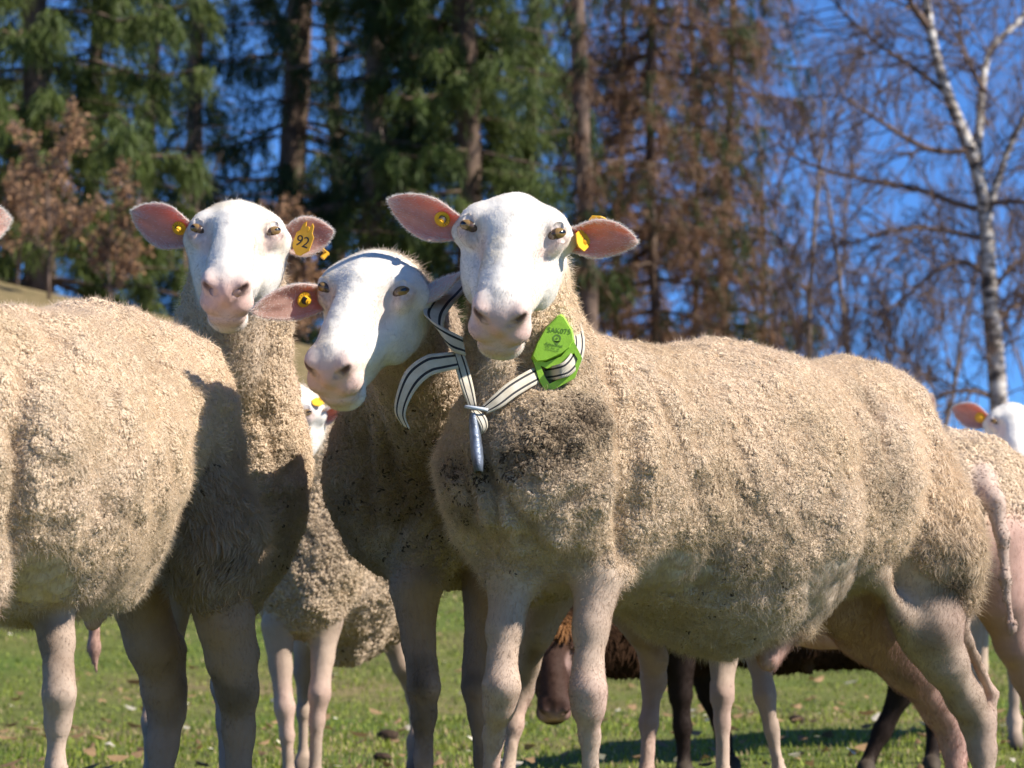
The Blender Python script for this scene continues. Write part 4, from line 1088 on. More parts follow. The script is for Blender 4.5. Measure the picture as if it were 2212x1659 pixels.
def litter():
    M = mat_attr('dead_leaves', rough=.7, spec=.2, trans=.2, vary=.2)
    n = 800; y = 5.5 + 16 * rng.random(n) ** 1.5; x = rng.uniform(-1, 1, n) * (.5 + .19 * y)
    z = ground_z(x, y) + .014 + rng.random(n) * .012
    a = rng.uniform(0, 6.283, n); s = rng.uniform(.008, .024, n)[:, None] * (1 + .03 * y)[:, None]
    ux = np.stack([np.cos(a), np.sin(a), rng.uniform(-.4, .4, n)], 1); uy = np.stack([-np.sin(a), np.cos(a), rng.uniform(-.1, .7, n)], 1)
    c = np.stack([x, y, z], 1); q = np.array([[-1.2, 0], [-.4, .55], [.4, .5], [1.2, 0], [.4, -.5], [-.4, -.55]])
    V = (c[:, None] + s[:, None] * (ux[:, None] * q[None, :, 0:1] + uy[:, None] * q[None, :, 1:2] * .9)).reshape(-1, 3)
    V[0::6, 2] += .006; V[3::6, 2] += .006
    i = np.arange(n) * 6
    pale = rng.random(n) < .10
    C = np.where(pale[:, None], np.array([.62, .56, .46]), np.array([.30, .19, .10])) * rng.uniform(.6, 1.25, (n, 1))
    tag(mesh_np('leaf_litter', V, [np.stack([i, i + 1, i + 2, i + 3], 1), np.stack([i, i + 3, i + 4, i + 5], 1)], M, None, False, colors={'col': np.repeat(C, 6, 0)}), 'dry pale and brown leaves scattered over the grass', 'leaves', None, 'stuff')
    n = 70; y = 5.8 + 9 * rng.random(n) ** 1.3; x = rng.uniform(-1, 1, n) * (.5 + .19 * y)
    a = np.arange(8) * math.pi / 4; ring = np.stack([np.cos(a), np.sin(a), np.zeros(8)], 1)
    V = []; F = []; C = []
    for k in range(n):
        c = np.array([x[k], y[k], ground_z(x[k], y[k]).item() + .03]); r = rng.uniform(.007, .011); t = rng.normal(size=3) * .25; t[2] = 1; t = unit(t)
        e1 = unit(np.cross(t, [0, 1, .1])); e2 = np.cross(t, e1); o = len(V) * 1
        P = [c + t * .002] + [c + r * (e1 * q[0] + e2 * q[1]) for q in ring]
        o = k * 9; V += P; F += [[o, o + 1 + j, o + 1 + (j + 1) % 8] for j in range(8)]; C += [[.75, .55, .05]] + [[.82, .82, .80]] * 8
    tag(mesh_np('daisies', np.array(V), np.array(F), M, None, False, colors={'col': np.array(C)}), 'tiny white daisies dotted through the grass', 'daisies', None, 'stuff')
    Md = mat_plain('dung', (.045, .028, .018), .8, .2, .4, 60, .6, 150)
    for (px, py, d, r, lb) in ((838, 1580, 8.9, .026, 'round brown dung lump left of the middle foreleg'), (826, 1645, 7.7, .018, 'small brown dung lump at the bottom edge by the middle foreleg'), (1290 + 430, 1510, 10.0, .02, 'flat brown dung lump under the collared ewe')):
        p = W(px, py, d); p[2] = ground_z(p[0], p[1]).item() + r * .6
        bm = bmesh.new(); bmesh.ops.create_icosphere(bm, subdivisions=3, radius=r)
        for v in bm.verts:
            q = np.array(v.co) / r; v.co *= 1 + .22 * float(fbm(q * 2.0, 2, int(px) % 50)[0]); v.co.z *= .75; v.co.x *= 1.25
        o = obj_bm('dung_lump', bm, Md, None, True); o.location = p; tag(o, lb, 'dung', 'dung lumps in the grass')
# ------------------------------------------------------------------ trees
M_bark = mat_plain('conifer_bark', (.15, .105, .08), .9, .1, .45, 6, .8, 30)
M_pale_bark = mat_plain('grey_bark', (.20, .155, .13), .9, .1, .4, 8, .6, 40)
M_twig = mat_plain('bare_twigs', (.15, .105, .085), .85, .15, .3, 3)
M_leafa = mat_attr('needles', rough=.55, spec=.25, trans=.30, vary=.15)
M_dead = mat_attr('withered_leaves', rough=.75, spec=.15, trans=.30, vary=.2)
def birch_bark():
    m, nt, b, out = newmat('birch_bark')
    tc = N(nt, 'ShaderNodeTexCoord'); mp = N(nt, 'ShaderNodeMapping'); mp.inputs['Scale'].default_value = (4, 4, 11)
    nt.links.new(tc.outputs['Object'], mp.inputs[0]); n = N(nt, 'ShaderNodeTexNoise'); n.inputs['Scale'].default_value = 1.0; n.inputs['Detail'].default_value = 5; nt.links.new(mp.outputs[0], n.inputs['Vector'])
    r = ramp(nt, n.outputs['Fac'], [(.40, (.05, .04, .035)), (.50, (.38, .33, .29)), (.60, (.62, .58, .53))])
    nt.links.new(r.outputs[0], b.inputs['Base Color']); b.inputs['Roughness'].default_value = .8
    return m
M_birch = birch_bark()

def sprays(pts, dirs, size, per, spread=.7, droop=.3, thin=.13):
    """per slender leaf faces around each twig point -> verts, faces"""
    n = len(pts); P = np.repeat(pts, per, 0); D = np.repeat(dirs, per, 0); m = n * per
    d = unit(D + rng.normal(size=(m, 3)) * spread + np.array([0, 0, -droop])); s = np.repeat(size, per) * rng.uniform(.6, 1.4, m)
    P = P + rng.normal(size=(m, 3)) * (s * .5)[:, None]
    side = unit(np.cross(d, rng.normal(size=(m, 3))))
    w = side * (s * thin)[:, None]
    V = np.stack([P, P + d * (s * .45)[:, None] + w, P + d * s[:, None], P + d * (s * .45)[:, None] - w], 1).reshape(-1, 3)
    i = np.arange(m) * 4
    return V, np.stack([i, i + 1, i + 2, i + 3], 1)

def needles(pts, dirs, length, per, spread=.38, droop=.25, wid=.055):
    """slender one-triangle needle twigs hanging along each limb point -> verts, faces"""
    n = len(pts); m = n * per; P = np.repeat(pts, per, 0); D = np.repeat(dirs, per, 0)
    d = unit(D + rng.normal(size=(m, 3)) * spread + np.array([0, 0, -droop])); L = length * rng.uniform(.5, 1.5, m)
    P = P + rng.normal(size=(m, 3)) * (.30 * length)
    w = unit(np.cross(d, rng.normal(size=(m, 3)))) * (L * wid)[:, None]
    V = np.stack([P - w, P + w, P + d * L[:, None]], 1).reshape(-1, 3)
    i = np.arange(m) * 3
    return V, np.stack([i, i + 1, i + 2], 1)

def conifer(px, d, H, R, label, name='spruce_tree', base_py=None, seed=0, dens=1.0, col=(.050, .085, .022), col2=(.09, .12, .03), trunk_r=.2, low=.15, hang=.55, brown=0.0, bark=None, per=6, lean=0.0, zmax=10.5, size=.115, group='spruces at the wood edge', bare_below=0.0, bcol=(.15, .085, .05)):
    r = np.random.default_rng(seed)
    b = W(px, 1307, d); bx, by = b[0], b[1]; bz = ground_z(bx, by).item() - .15
    root = empty(name, (bx, by, bz)); tag(root, label, 'tree', group)
    K = 24; t = np.linspace(0, 1, K); zt = t * H
    tr = np.stack([bx + lean * zt + .10 * np.sin(zt * .5 + seed), by + .08 * np.cos(zt * .4 + seed), bz + zt], 1)
    V, F = tubes([tr], [trunk_r * (1 - .8 * t) + .02], 12)
    trunk = mesh_np('trunk', V, F, bark or M_bark, root)
    paths, rad, tw, td, tb = [], [], [], [], []
    z = low * H
    zlim = min(H, zmax)
    while z < zlim:
        f = z / H; L = R * (1 - f) ** .75 * r.uniform(.75, 1.1) * (1.0 if z > bare_below else .35)
        for k in range(r.integers(3, 6)):
            a = r.uniform(0, 6.283); L2 = L * r.uniform(.55, 1.1)
            s = np.linspace(0, 1, 9)
            dr = np.array([math.cos(a), math.sin(a), 0])
            sag = -.30 * L2 * s ** 1.4 + .16 * L2 * s ** 3.2 + r.uniform(-.06, .1) * L2 * s
            o = np.array([np.interp(z, zt, tr[:, 0]), np.interp(z, zt, tr[:, 1]), bz + z])
            P = o + dr[None] * (L2 * s)[:, None] + np.array([0, 0, 1.0])[None] * sag[:, None]
            P[1:] += r.normal(size=(8, 3)) * .03 * L2 * s[1:, None]
            paths.append(P); rad.append(.035 * (L2 / 3) * (1 - .85 * s) + .006)
            nt_ = int(5.5 * L2 * dens) + 2
            ss = r.uniform(.12, 1, nt_) ** .8
            Q = np.stack([np.interp(ss, s, P[:, c]) for c in range(3)], 1)
            sdv = np.array([-dr[1], dr[0], 0])
            for q, u in zip(Q, ss):
                hl = hang * r.uniform(.4, 1.2) * (1 - .35 * u); side = sdv * r.choice([-1, 1]) * r.uniform(.1, .55) * hl * 1.1
                m = 4; w = np.linspace(.1, 1, m)
                pt = q[None] + (side + dr * .25 * hl)[None] * w[:, None] + np.array([0, 0, -1.0])[None] * (hl * w ** 1.5)[:, None] * r.uniform(.5, 1.1)
                tw.append(pt); dd = np.gradient(pt, axis=0); td.append(unit(dd)); tb.append(np.full(m, 1.0 if r.random() < brown * (1.2 if u < .6 else .8) else 0.0))
        z += r.uniform(.20, .38) / max(dens, .6) ** .5
    V, F = tubes(paths, rad, 4, False)
    mesh_np('limb', V, F, bark or M_bark, trunk)['kind'] = 'stuff'
    tw = np.concatenate(tw); td = np.concatenate(td); tb = np.concatenate(tb)
    per = int(per * 1.6); V, F = needles(tw, td, size * 1.5, per)
    m = len(tw) * per
    bnoise = np.repeat(fbm(tw * .9, 2, seed)[:, None], per, 0) * .5 + .5
    c = np.array(col) * (1 - bnoise) + np.array(col2) * bnoise
    c = c * r.uniform(.7, 1.3, (m, 1)); tbm = np.repeat(tb, per)[:, None]
    c = c * (1 - tbm) + np.array(bcol) * r.uniform(.6, 1.4, (m, 1)) * tbm
    o = mesh_np('crown', V, F, M_leafa, root, False, colors={'col': np.repeat(c, 3, 0)}); o['kind'] = 'stuff'
    return root

def grow(start, direction, length, r0, levels, seed, kids=(5, 8), spread=.75, up=.25, wig=.12, twig=.006, shrink=.55):
    """bare branching: list of (path, radii)"""
    r = np.random.default_rng(seed); out = []
    def rec(p, d, L, rad, lv):
        K = 7; P = [p]; dd = d.copy()
        for k in range(K - 1):
            dd = unit(dd + r.normal(size=3) * wig + np.array([0, 0, up * .12])); P.append(P[-1] + dd * L / (K - 1))
        P = np.array(P); s = np.linspace(0, 1, K); R = np.maximum(rad * (1 - .72 * s), twig * .8); out.append((P, R, lv))
        if lv <= 0: return
        for k in range(r.integers(*kids)):
            u = r.uniform(.22, 1.0); i = min(int(u * (K - 1)), K - 2); q = P[i] + (P[i + 1] - P[i]) * (u * (K - 1) - i)
            dl = unit(P[i + 1] - P[i]); nd = unit(dl + unit(np.cross(dl, r.normal(size=3))) * r.uniform(.5, 1.2) * spread + np.array([0, 0, up * .3]))
            rec(q, nd, L * shrink * r.uniform(.6, 1.15) * (1.15 - .45 * u), max(R[i] * .55, twig), lv - 1)
    rec(np.asarray(start, float), unit(direction), length, r0, levels)
    return out

def pxpath(pts, d):
    return np.array([W(x, y, dd if dd else d) for x, y, dd in [(p + (None,))[:3] for p in pts]])

def smooth_path(P, n=16):
    P = np.asarray(P, float); t = np.concatenate([[0], np.cumsum(np.linalg.norm(np.diff(P, axis=0), axis=1))]); u = np.linspace(0, t[-1], n)
    Q = np.stack([np.interp(u, t, P[:, c]) for c in range(3)], 1)
    for _ in range(2): Q[1:-1] = .25 * Q[:-2] + .5 * Q[1:-1] + .25 * Q[2:]
    return Q

def birch():
    d = 46.0; s = d / FPX
    base = W(2158, 870, d); gz = ground_z(base[0], base[1]).item(); 
    root = empty('birch_tree', (base[0], base[1], gz - .1)); tag(root, 'white-barked bare birch with forked trunk at the right', 'tree', 'bare trees at the right')
    main = smooth_path(np.concatenate([[[base[0] + .05, base[1], gz - .1]], pxpath([(2158, 870), (2148, 740), (2136, 640), (2134, 540), (2128, 440), (2112, 350), (2080, 290), (2048, 210), (2020, 130), (2006, 50), (1995, -40), (1975, -170), (1960, -340)], d)]), 34)
    paths = [main]; rad = [np.interp(np.linspace(0, 1, 34), [0, .3, .55, 1], [22 * s, 20 * s, 15 * s, 5 * s])]
    for P, r0, r1 in (([(2112, 350), (2118, 270), (2128, 190), (2140, 100), (2170, 60), (2230, 30), (2260, -60)], 11, 5), ([(2134, 460), (2150, 400), (2172, 330), (2205, 260), (2250, 190)], 10, 5), ([(2095, 325), (2040, 335), (1985, 330), (1925, 300), (1870, 270), (1810, 240)], 8, 3),
                      ([(2132, 455), (2060, 440), (1990, 400), (1920, 395), (1830, 370), (1740, 345), (1690, 300)], 8, 3), ([(2040, 200), (1990, 150), (1940, 120), (1880, 70), (1830, 20), (1790, -40)], 7, 3), ([(2134, 520), (2060, 500), (1980, 490), (1900, 500), (1840, 530)], 7, 3),
                      ([(2136, 600), (2080, 560), (2010, 590), (1960, 640), (1890, 690)], 7, 3), ([(2006, 60), (1960, 20), (1930, -60)], 9, 5), ([(2128, 200), (2100, 130), (2090, 60), (2095, -20)], 6, 3), ([(2145, 700), (2190, 660), (2240, 640)], 6, 3), ([(2140, 640), (2200, 560), (2260, 530)], 6, 3), ([(2132, 440), (2190, 440), (2260, 470)], 7, 3), ([(2150, 860), (2100, 845), (2040, 850), (1990, 870)], 6, 3)):
        Q = smooth_path(pxpath(P, d), 14); Q[:, 1] += np.linspace(0, rng.uniform(-1.2, 1.2), 14); paths.append(Q); rad.append(np.linspace(r0, r1, 14) * s)
    V, F = tubes(paths[:1], rad[:1], 10)
    trunk = mesh_np('trunk', V, F, M_birch, root)
    for P, R in zip(paths[1:3], rad[1:3]):
        V, F = tubes([P], [R], 8); mesh_np('limb', V, F, M_birch, trunk)
    for P, R in zip(paths[3:], rad[3:]):
        V, F = tubes([P], [R], 6); mesh_np('limb', V, F, M_twig, trunk)
    tw = []
    for k, P in enumerate(paths):
        a = 8 if k == 0 else 3
        for i in range(a, len(P), 1):
            for q in range(2 if k else 2):
                dl = unit(P[min(i + 1, len(P) - 1)] - P[i - 1]); nd = unit(dl * .6 + unit(np.cross(dl, rng.normal(size=3))) * .9 + np.array([0, 0, .1]))
                tw += grow(P[i], nd, rng.uniform(.7, 1.7), .018, 2, int(rng.integers(1e6)), (4, 7), .8, -.1, .14, .0055)
    V, F = tubes([x[0] for x in tw], [x[1] for x in tw], 3, False)
    o = mesh_np('crown', V, F, M_twig, root); o['kind'] = 'stuff'

def bare_tree(px, d, H, label, seed, trunk_r=.09, mat=None, leaves=0, lcol=(.30, .17, .09), name='bare_tree', group='bare trees at the right', kids=(6, 10), lean=(0, 0), levels=3, L0=.62, spread=.8, twig=.006, multi=1, lsize=.055, up=.5):
    b = W(px, 1307, d); z = ground_z(b[0], b[1]).item() - .1
    root = empty(name, (b[0], b[1], z)); tag(root, label, 'tree' if H > 3.2 else 'sapling', group)
    r = np.random.default_rng(seed); allp = []
    for k in range(multi):
        dirv = np.array([lean[0] + r.normal() * .10 * (multi > 1) * 2, lean[1] + r.normal() * .1, 1.0])
        allp += grow((b[0] + .15 * k * (multi > 1), b[1], z), dirv, H, trunk_r, levels, seed + k * 7, kids, spread, up, .07, twig, L0 * .75)
    tp = [x for x in allp if x[2] >= levels]; ot = [x for x in allp if x[2] < levels]
    V, F = tubes([x[0] for x in tp], [x[1] for x in tp], 8); mesh_np('trunk', V, F, mat or M_pale_bark, root)
    V, F = tubes([x[0] for x in ot], [x[1] for x in ot], 3, False); o = mesh_np('crown', V, F, M_twig, root); o['kind'] = 'stuff'
    if leaves:
        last = [x for x in ot if x[2] == 0]; P = np.concatenate([x[0][2:] for x in last]); D = np.concatenate([unit(np.gradient(x[0], axis=0))[2:] for x in last])
        I = rng.integers(0, len(P), leaves); V, F = sprays(P[I], D[I], np.full(leaves, lsize), 1, .9, .5, .38)
        C = np.array(lcol) * rng.uniform(.55, 1.35, (leaves, 1))
        o = mesh_np('foliage', V, F, M_dead, root, False, colors={'col': np.repeat(C, 4, 0)}); o['kind'] = 'stuff'
    return root

def forest():
    G1, G2 = (.060, .095, .022), (.135, .165, .040); D1, D2 = (.025, .047, .017), (.054, .088, .025)  # sun and shade put into needle colours: G pair lightened, D pair darkened
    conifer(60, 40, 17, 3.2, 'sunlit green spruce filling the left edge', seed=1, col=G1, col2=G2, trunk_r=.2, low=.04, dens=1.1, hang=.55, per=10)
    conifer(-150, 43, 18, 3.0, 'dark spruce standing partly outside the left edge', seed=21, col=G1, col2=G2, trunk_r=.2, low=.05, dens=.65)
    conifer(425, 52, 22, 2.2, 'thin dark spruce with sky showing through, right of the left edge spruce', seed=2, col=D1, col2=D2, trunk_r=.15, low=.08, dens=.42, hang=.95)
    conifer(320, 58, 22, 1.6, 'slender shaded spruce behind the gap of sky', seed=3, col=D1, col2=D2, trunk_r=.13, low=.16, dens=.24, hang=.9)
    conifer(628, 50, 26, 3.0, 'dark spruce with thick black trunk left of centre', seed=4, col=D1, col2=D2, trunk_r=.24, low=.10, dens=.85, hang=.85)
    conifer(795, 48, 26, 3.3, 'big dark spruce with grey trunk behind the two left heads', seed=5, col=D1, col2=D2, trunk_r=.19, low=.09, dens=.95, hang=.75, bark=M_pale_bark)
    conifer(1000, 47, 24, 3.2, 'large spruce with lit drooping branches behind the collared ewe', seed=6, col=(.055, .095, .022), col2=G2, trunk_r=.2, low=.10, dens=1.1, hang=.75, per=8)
    conifer(1260, 44, 30, .9, 'bare-stemmed conifer with straight trunk right of the front head', name='pine_tree', seed=7, col=D1, col2=D2, trunk_r=.115, low=.10, dens=.35, hang=.4, bark=M_bark, bare_below=14, brown=.6, group='brown conifers')
    BC = (.225, .125, .070)
    conifer(1420, 50, 22, 3.0, 'russet brown larch with hanging twigs right of the bare trunk', name='larch_tree', seed=8, brown=.74, col=D1, col2=G1, trunk_r=.075, low=.03, dens=1.05, hang=1.0, group='brown conifers', size=.095, per=7, bcol=BC)
    conifer(1580, 54, 18, 2.6, 'mixed brown and green conifer beside the bare trees', name='larch_tree', seed=9, brown=.62, col=D1, col2=G1, trunk_r=.07, low=.03, dens=1.0, hang=.95, group='brown conifers', size=.095, per=7, bcol=BC)
    for k, (px, d, h, tr, lb) in enumerate(((1725, 49, 7.5, .07, 'bare tree with upright grey stem left of the birch'), (1860, 55, 8.5, .08, 'bare tree with fine twigs between birch and larch'), (2010, 57, 7.5, .07, 'twiggy bare tree right behind the birch limbs'), (2230, 56, 8.5, .09, 'bare tree at the right edge behind the birch'), (1640, 60, 9, .08, 'thin bare tree rising behind the brown conifers'), (1800, 47, 4.6, .04, 'low bare bush-like tree above the collared back'), (1960, 48, 4.2, .04, 'low twiggy tree above the rump of the collared ewe'))):
        bare_tree(px, d, h, lb, 30 + k, tr, levels=3, kids=(7, 11), multi=2 if h < 5 else 1)
    birch()
    BR = (.40, .235, .13)
    kw = dict(name='beech_sapling', group='brown-leaved saplings', lcol=BR, levels=3, spread=1.15, lsize=.045, mat=M_bark)
    bare_tree(100, 33, 1.75, 'young beech with withered brown leaves before the left spruce', 51, .022, leaves=1800, kids=(8, 12), **kw)
    bare_tree(30, 35, 1.6, 'brown-leaved beech sapling at the very left edge', 55, .02, leaves=1300, kids=(7, 11), **kw)
    bare_tree(235, 36, 1.5, 'lower brown-leaved beech beside the left spruce', 52, .02, leaves=1500, kids=(8, 12), **kw)
    bare_tree(590, 36, 1.7, 'brown-leaved beech sapling above the head tagged 92', 53, .02, leaves=1700, kids=(8, 12), **kw)
    bare_tree(690, 37, 1.2, 'small brown-leaved beech above the lowered head', 54, .016, leaves=1200, kids=(7, 11), **kw)
    for k, (px, d, h, lb) in enumerate(((315, 44, 2.6, 'slim bare sapling in the gap of sky beside the left spruce'), (390, 42, 2.8, 'straight slender tree trunk left of the head tagged 92'), (455, 43, 2.4, 'slim sapling directly behind the head tagged 92'))):
        bare_tree(px, d, h, lb, 70 + k, .04 if k == 1 else .02, levels=2, kids=(6, 9), group='slim saplings', spread=.7, mat=M_bark)
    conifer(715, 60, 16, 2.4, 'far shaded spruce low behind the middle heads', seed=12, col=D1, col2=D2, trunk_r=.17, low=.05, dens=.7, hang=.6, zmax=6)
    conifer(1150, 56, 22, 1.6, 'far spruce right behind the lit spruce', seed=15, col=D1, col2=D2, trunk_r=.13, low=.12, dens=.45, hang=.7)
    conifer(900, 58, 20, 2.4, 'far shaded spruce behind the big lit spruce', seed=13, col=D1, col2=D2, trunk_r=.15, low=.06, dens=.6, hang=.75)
    conifer(1340, 57, 20, 2.4, 'far brown larch between the bare trunk and the russet larch', name='larch_tree', seed=16, brown=.8, col=D1, col2=G1, trunk_r=.06, low=.05, dens=.6, hang=.9, group='brown conifers', size=.09, bcol=BC)
    conifer(1500, 60, 17, 2.4, 'far brown and green larch behind the russet larch', name='larch_tree', seed=17, brown=.7, col=D1, col2=G1, trunk_r=.06, low=.05, dens=.6, hang=.9, group='brown conifers', size=.09, bcol=BC)
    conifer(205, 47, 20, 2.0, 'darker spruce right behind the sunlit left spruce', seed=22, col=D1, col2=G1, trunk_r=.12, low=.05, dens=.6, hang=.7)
# ------------------------------------------------------------------ collar with tracker on the front ewe
def strap_material():
    m, nt, b, out = newmat('woven_strap')
    uv = N(nt, 'ShaderNodeUVMap', uv_map='UVMap'); sp = N(nt, 'ShaderNodeSeparateXYZ'); nt.links.new(uv.outputs[0], sp.inputs[0])
    def band(c, w):
        a = N(nt, 'ShaderNodeMath', operation='SUBTRACT'); a.inputs[1].default_value = c; nt.links.new(sp.outputs['X'], a.inputs[0])
        q = N(nt, 'ShaderNodeMath', operation='ABSOLUTE'); nt.links.new(a.outputs[0], q.inputs[0])
        l = N(nt, 'ShaderNodeMath', operation='LESS_THAN'); l.inputs[1].default_value = w; nt.links.new(q.outputs[0], l.inputs[0]); return l
    b1, b2 = band(.23, .065), band(.76, .065)
    ad = N(nt, 'ShaderNodeMath', operation='MAXIMUM'); nt.links.new(b1.outputs[0], ad.inputs[0]); nt.links.new(b2.outputs[0], ad.inputs[1])
    n = noise_node(nt, 70, 4); r = ramp(nt, n.outputs['Fac'], [(.3, (.46, .40, .31)), (.7, (.60, .55, .46))])
    mx = N(nt, 'ShaderNodeMix', data_type='RGBA'); nt.links.new(ad.outputs[0], mx.inputs[0]); nt.links.new(r.outputs[0], mx.inputs[6]); mx.inputs[7].default_value = (.012, .013, .018, 1)
    nt.links.new(mx.outputs[2], b.inputs['Base Color']); b.inputs['Roughness'].default_value = .75
    wv = N(nt, 'ShaderNodeTexWave'); wv.wave_type = 'BANDS'; wv.bands_direction = 'Y'; wv.inputs['Scale'].default_value = 190; nt.links.new(uv.outputs[0], wv.inputs['Vector'])
    bp = N(nt, 'ShaderNodeBump', Strength=.35, Distance=.001); nt.links.new(wv.outputs['Fac'], bp.inputs['Height']); nt.links.new(bp.outputs[0], b.inputs['Normal'])
    return m

def catmull(P, n):
    P = np.asarray(P, float); P = np.concatenate([[2 * P[0] - P[1]], P, [2 * P[-1] - P[-2]]]); out = []
    K = len(P) - 3
    for u in np.linspace(0, K, n):
        i = min(int(u), K - 1); t = u - i; a, b, c, d = P[i:i + 4]
        out.append(.5 * ((2 * b) + (c - a) * t + (2 * a - 5 * b + 4 * c - d) * t * t + (3 * b - a - 3 * c + d) * t ** 3))
    return np.array(out)

def ribbon(name, spec, mat, parent, n=40, th=.0018):
    """spec rows: (px, py, depth, half-width vector px x, y, depth offset of that edge)"""
    C = catmull([W(r[0], r[1], r[2]) for r in spec], n)
    E = catmull([W(r[0] + r[3], r[1] + r[4], r[2] + (r[5] if len(r) > 5 else 0)) for r in spec], n) - C
    T = unit(np.gradient(C, axis=0)); Nn = unit(np.cross(T, E))
    s = np.linspace(-1, 1, 7); L = np.concatenate([[0], np.cumsum(np.linalg.norm(np.diff(C, axis=0), axis=1))])
    top = C[:, None] + E[:, None] * s[None, :, None] + Nn[:, None] * th * .5; bot = top - Nn[:, None] * th
    k = 7; V = np.concatenate([top.reshape(-1, 3), bot.reshape(-1, 3)]); U = np.stack([np.tile((s + 1) / 2, n), np.repeat(L, k)], 1); U = np.concatenate([U, U])
    i, j = np.meshgrid(np.arange(n - 1), np.arange(k - 1), indexing='ij'); a = (i * k + j).ravel(); M = n * k
    f1 = np.stack([a, a + 1, a + k + 1, a + k], 1); f2 = f1[:, ::-1] + M; e = []
    for r in range(n - 1):
        for c in (0, k - 1): p = r * k + c; e.append([p, p + k, p + k + M, p + M] if c == 0 else [p + k, p, p + M, p + k + M])
    for r in (0, n - 1):
        for c in range(k - 1): p = r * k + c; e.append([p, p + 1, p + 1 + M, p + M] if r else [p + 1, p, p + M, p + 1 + M])
    return mesh_np(name, V, np.concatenate([f1, f2, np.array(e)]), mat, parent, True, uv=U)

def prism(bm, pts, depth0, depth1, inset=.0, mat=0, hole=None):
    """polygon given in picture points, extruded from depth0 (front) to depth1 with a bevelled front edge"""
    P = [W(x, y, depth0) for x, y in pts]; Q = [W(x, y, depth0) + np.array([0, depth1 - depth0, 0]) for x, y in pts]
    c = np.mean(P, 0); n = len(P)
    if hole is None:
        f = [bm.verts.new(p + (c - p) * inset) for p in P]; m = [bm.verts.new(p + np.array([0, abs(depth1 - depth0) * .35, 0])) for p in P]; b = [bm.verts.new(q) for q in Q]
        bm.faces.new(f); bm.faces.new(b[::-1])
        for i in range(n):
            j = (i + 1) % n; bm.faces.new((f[j], f[i], m[i], m[j])); bm.faces.new((m[j], m[i], b[i], b[j]))
    else:
        h = [W(x, y, depth0) for x, y in hole]; hb = [p + np.array([0, depth1 - depth0, 0]) for p in h]
        a = [bm.verts.new(p) for p in P]; a2 = [bm.verts.new(q) for q in Q]; g = [bm.verts.new(p) for p in h]; g2 = [bm.verts.new(p) for p in hb]
        for i in range(n):
            j = (i + 1) % n
            bm.faces.new((a[i], a[j], g[j], g[i])); bm.faces.new((a2[j], a2[i], g2[i], g2[j])); bm.faces.new((a[j], a[i], a2[i], a2[j])); bm.faces.new((g[i], g[j], g2[j], g2[i]))

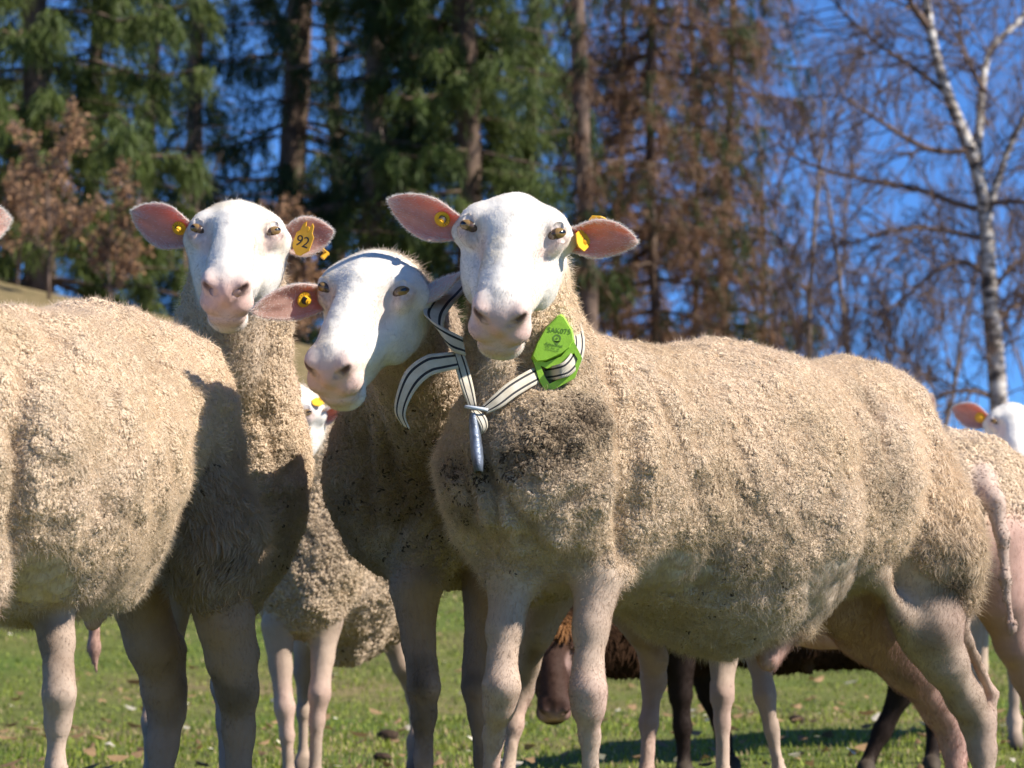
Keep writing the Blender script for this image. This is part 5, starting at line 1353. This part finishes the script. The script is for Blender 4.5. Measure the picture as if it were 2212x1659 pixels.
def collar(B):
    M_strap = strap_material()
    M_green = mat_plain('green_plastic', (.32, .60, .055), .5, .35, .10, 60, .08, 400)
    M_metal = mat_plain('dull_steel', (.17, .20, .26), .5, .5, .6, 45, .2, 200); M_metal.node_tree.nodes['Principled BSDF'].inputs['Metallic'].default_value = .45
    M_tie = mat_plain('cable_tie', (.55, .60, .68), .35)
    S = lambda x, y, l=.012: surf(B, x, y, l)[1]
    root = empty('collar', W(1028, 880, 3.9)); tag(root, 'striped webbing collar with green tracker box on the front ewe', 'collar')
    dk = min(S(1030, 880), 3.97) - .012
    f0 = S(1235, 760) - .032
    d1 = S(1110, 840) - .006; d2 = S(1165, 808) - .008
    ribbon('strap', [(1046, 886, dk, 6, 8, 0), (1075, 866, min(d1, dk), 9, 13, 0), (1108, 840, d1, 9, 15, 0), (1152, 814, min(d2, f0 + .030), 7, 16, 0), (1178, 804, f0 + .030, 5, 16, 0)], M_strap, root, 30)
    dt = S(1235, 760)
    d3 = dt - .020
    ribbon('strap', [(1172, 808, f0 + .026, 2, 15, 0), (1190, 806, f0 + .010, 3, 15, 0), (1206, 803, d3 - .018, 4, 15, 0), (1226, 795, d3 - .018, 9, 13, .004), (1244, 772, d3 - .004, 13, 6, .008), (1251, 742, d3 + .020, 12, -2, .012), (1245, 705, d3 + .055, 11, -3, .014), (1236, 670, d3 + .11, 10, -3, .014), (1215, 640, d3 + .17, 8, -6, .01)], M_strap, root, 44)
    ribbon('strap', [(1022, 880, dk, 8, -2, 0), (1010, 838, dk - .004, 12, -4, .004), (998, 795, dk - .004, 13, -3, .006), (988, 764, dk, 14, 2, .004)], M_strap, root, 20)
    ribbon('strap', [(1002, 748, dk - .012, 4, 20, 0), (968, 733, dk - .022, 8, 24, 0), (942, 706, dk - .016, 17, 19, .004), (938, 680, dk + .004, 23, 8, .004), (952, 655, dk + .035, 25, 5, .0), (975, 632, dk + .08, 24, 4, .0), (1005, 600, dk + .14, 20, 4, 0)], M_strap, root, 44)
    ribbon('loose_end', [(985, 778, dk - .014, 5, 18, 0), (955, 783, dk - .026, 5, 20, 0), (925, 790, dk - .034, 8, 21, 0), (893, 815, dk - .036, 16, 15, 0), (872, 855, dk - .034, 15, 7, 0), (864, 893, dk - .030, 12, 4, 0), (876, 922, dk - .024, 9, 5, 0)], M_strap, root, 40)
    bm = bmesh.new(); bmesh.ops.create_cone(bm, cap_ends=False, segments=20, radius1=.0135, radius2=.0135, depth=.004)
    bmesh.ops.scale(bm, vec=(1.15, .55, 1), verts=bm.verts)
    o = obj_bm('cable_tie', bm, M_tie, None, True); COL.objects.unlink(o); md = o.modifiers.new('t', 'SOLIDIFY'); md.thickness = .0015
    o.location = W(1029, 882, dk - .004); o.rotation_euler = (0, .15, 0); COL.objects.link(o); attach(o, root)
    # bell of folded sheet steel, seen from its narrow side
    bm = bmesh.new(); K = 9; rows = []
    for k in range(K):
        t = k / (K - 1); y = 892 + 128 * t; hw = .0034 + .0040 * t ** .6 - .012 * max(t - .7, 0); hd = .012 + .022 * t ** .7; cx = 1022 + 12 * t
        c = W(cx, y, dk + .006); ring = []
        for a in range(14):
            an = 2 * math.pi * a / 14; ca, sa = math.cos(an), math.sin(an)
            ring.append(bm.verts.new(c + np.array([hw * math.copysign(abs(ca) ** .7, ca), hd * math.copysign(abs(sa) ** .7, sa), 0])))
        rows.append(ring)
    for k in range(K - 1):
        for a in range(14): bm.faces.new((rows[k][a], rows[k][(a + 1) % 14], rows[k + 1][(a + 1) % 14], rows[k + 1][a]))
    bm.faces.new(rows[0])
    o = obj_bm('bell', bm, M_metal, root, True); md = o.modifiers.new('t', 'SOLIDIFY'); md.thickness = .0018
    ribbon('strap', [(1026, 888, dk - .002, 9, 0, .004), (1040, 905, dk - .006, 9, -4, .004), (1046, 925, dk - .002, 7, -5, .003), (1038, 938, dk + .010, 7, -3, 0)], M_strap, root, 16)
    # tracker box
    f = d3 - .012
    bm = bmesh.new()
    prism(bm, [(1212, 676), (1219, 680), (1238, 712), (1242, 734), (1232, 752), (1214, 766), (1178, 782), (1156, 784), (1147, 772), (1158, 742), (1178, 706), (1203, 680)], f - .004, f + .034, .10)
    prism(bm, [(1150, 774), (1178, 783), (1212, 770), (1240, 738), (1258, 774), (1242, 816), (1181, 850), (1166, 824)], f + .002, f + .020, 0, 0, [(1168, 790), (1182, 796), (1222, 781), (1240, 762), (1248, 776), (1235, 805), (1187, 829), (1178, 816)])
    bmesh.ops.recalc_face_normals(bm, faces=bm.faces[:])
    box = obj_bm('tracker_box', bm, M_green, root, False)
    bm = bmesh.new(); z = f - .0043
    def put(txt, px, py, size, rot):
        M = Matrix.Translation(Vector(W(px, py, z))) @ Matrix.Rotation(math.pi / 2, 4, 'X') @ Matrix.Rotation(math.radians(rot), 4, 'Z'); text_bm(bm, txt, size, 0, M)
    put('SAK075', 1208, 715, .0095, -6); put('digitanimal', 1196, 745, .0056, -10); put('FCC  IP67  CE', 1193, 752, .0032, -10); put('WWW.DIGIT', 1192, 757, .0030, -10)
    M0 = Matrix.Translation(Vector(W(1203, 731, z))) @ Matrix.Rotation(math.pi / 2, 4, 'X')
    for r0, r1, c in ((.0036, .0056, 24), (0, .0016, 10)):
        for k in range(c):
            a0, a1 = 2 * math.pi * k / c, 2 * math.pi * (k + 1) / c
            q = [(r0 * math.cos(a0), r0 * math.sin(a0)), (r1 * math.cos(a0), r1 * math.sin(a0)), (r1 * math.cos(a1), r1 * math.sin(a1)), (r0 * math.cos(a1), r0 * math.sin(a1))]
            vs = [bm.verts.new(M0 @ Vector((x, y, 0))) for x, y in q]
            bm.faces.new(vs if r0 else vs[1:3] + [bm.verts.new(M0 @ Vector((0, 0, 0)))])
    bm.faces.new([bm.verts.new(M0 @ Vector(p)) for p in ((-.0042, -.0036, 0), (.0042, -.0036, 0), (0, -.0095, 0))])
    obj_bm('lettering', bm, mat_plain('dark_print', (.12, .24, .04), .6), box)
# ------------------------------------------------------------------ build
meadow()
forest()
_, body1, head1 = S1()
S2(); S3(); S4(); S5(); S6(); S7(); S8(); S9()
collar(body1)
grass()
litter()
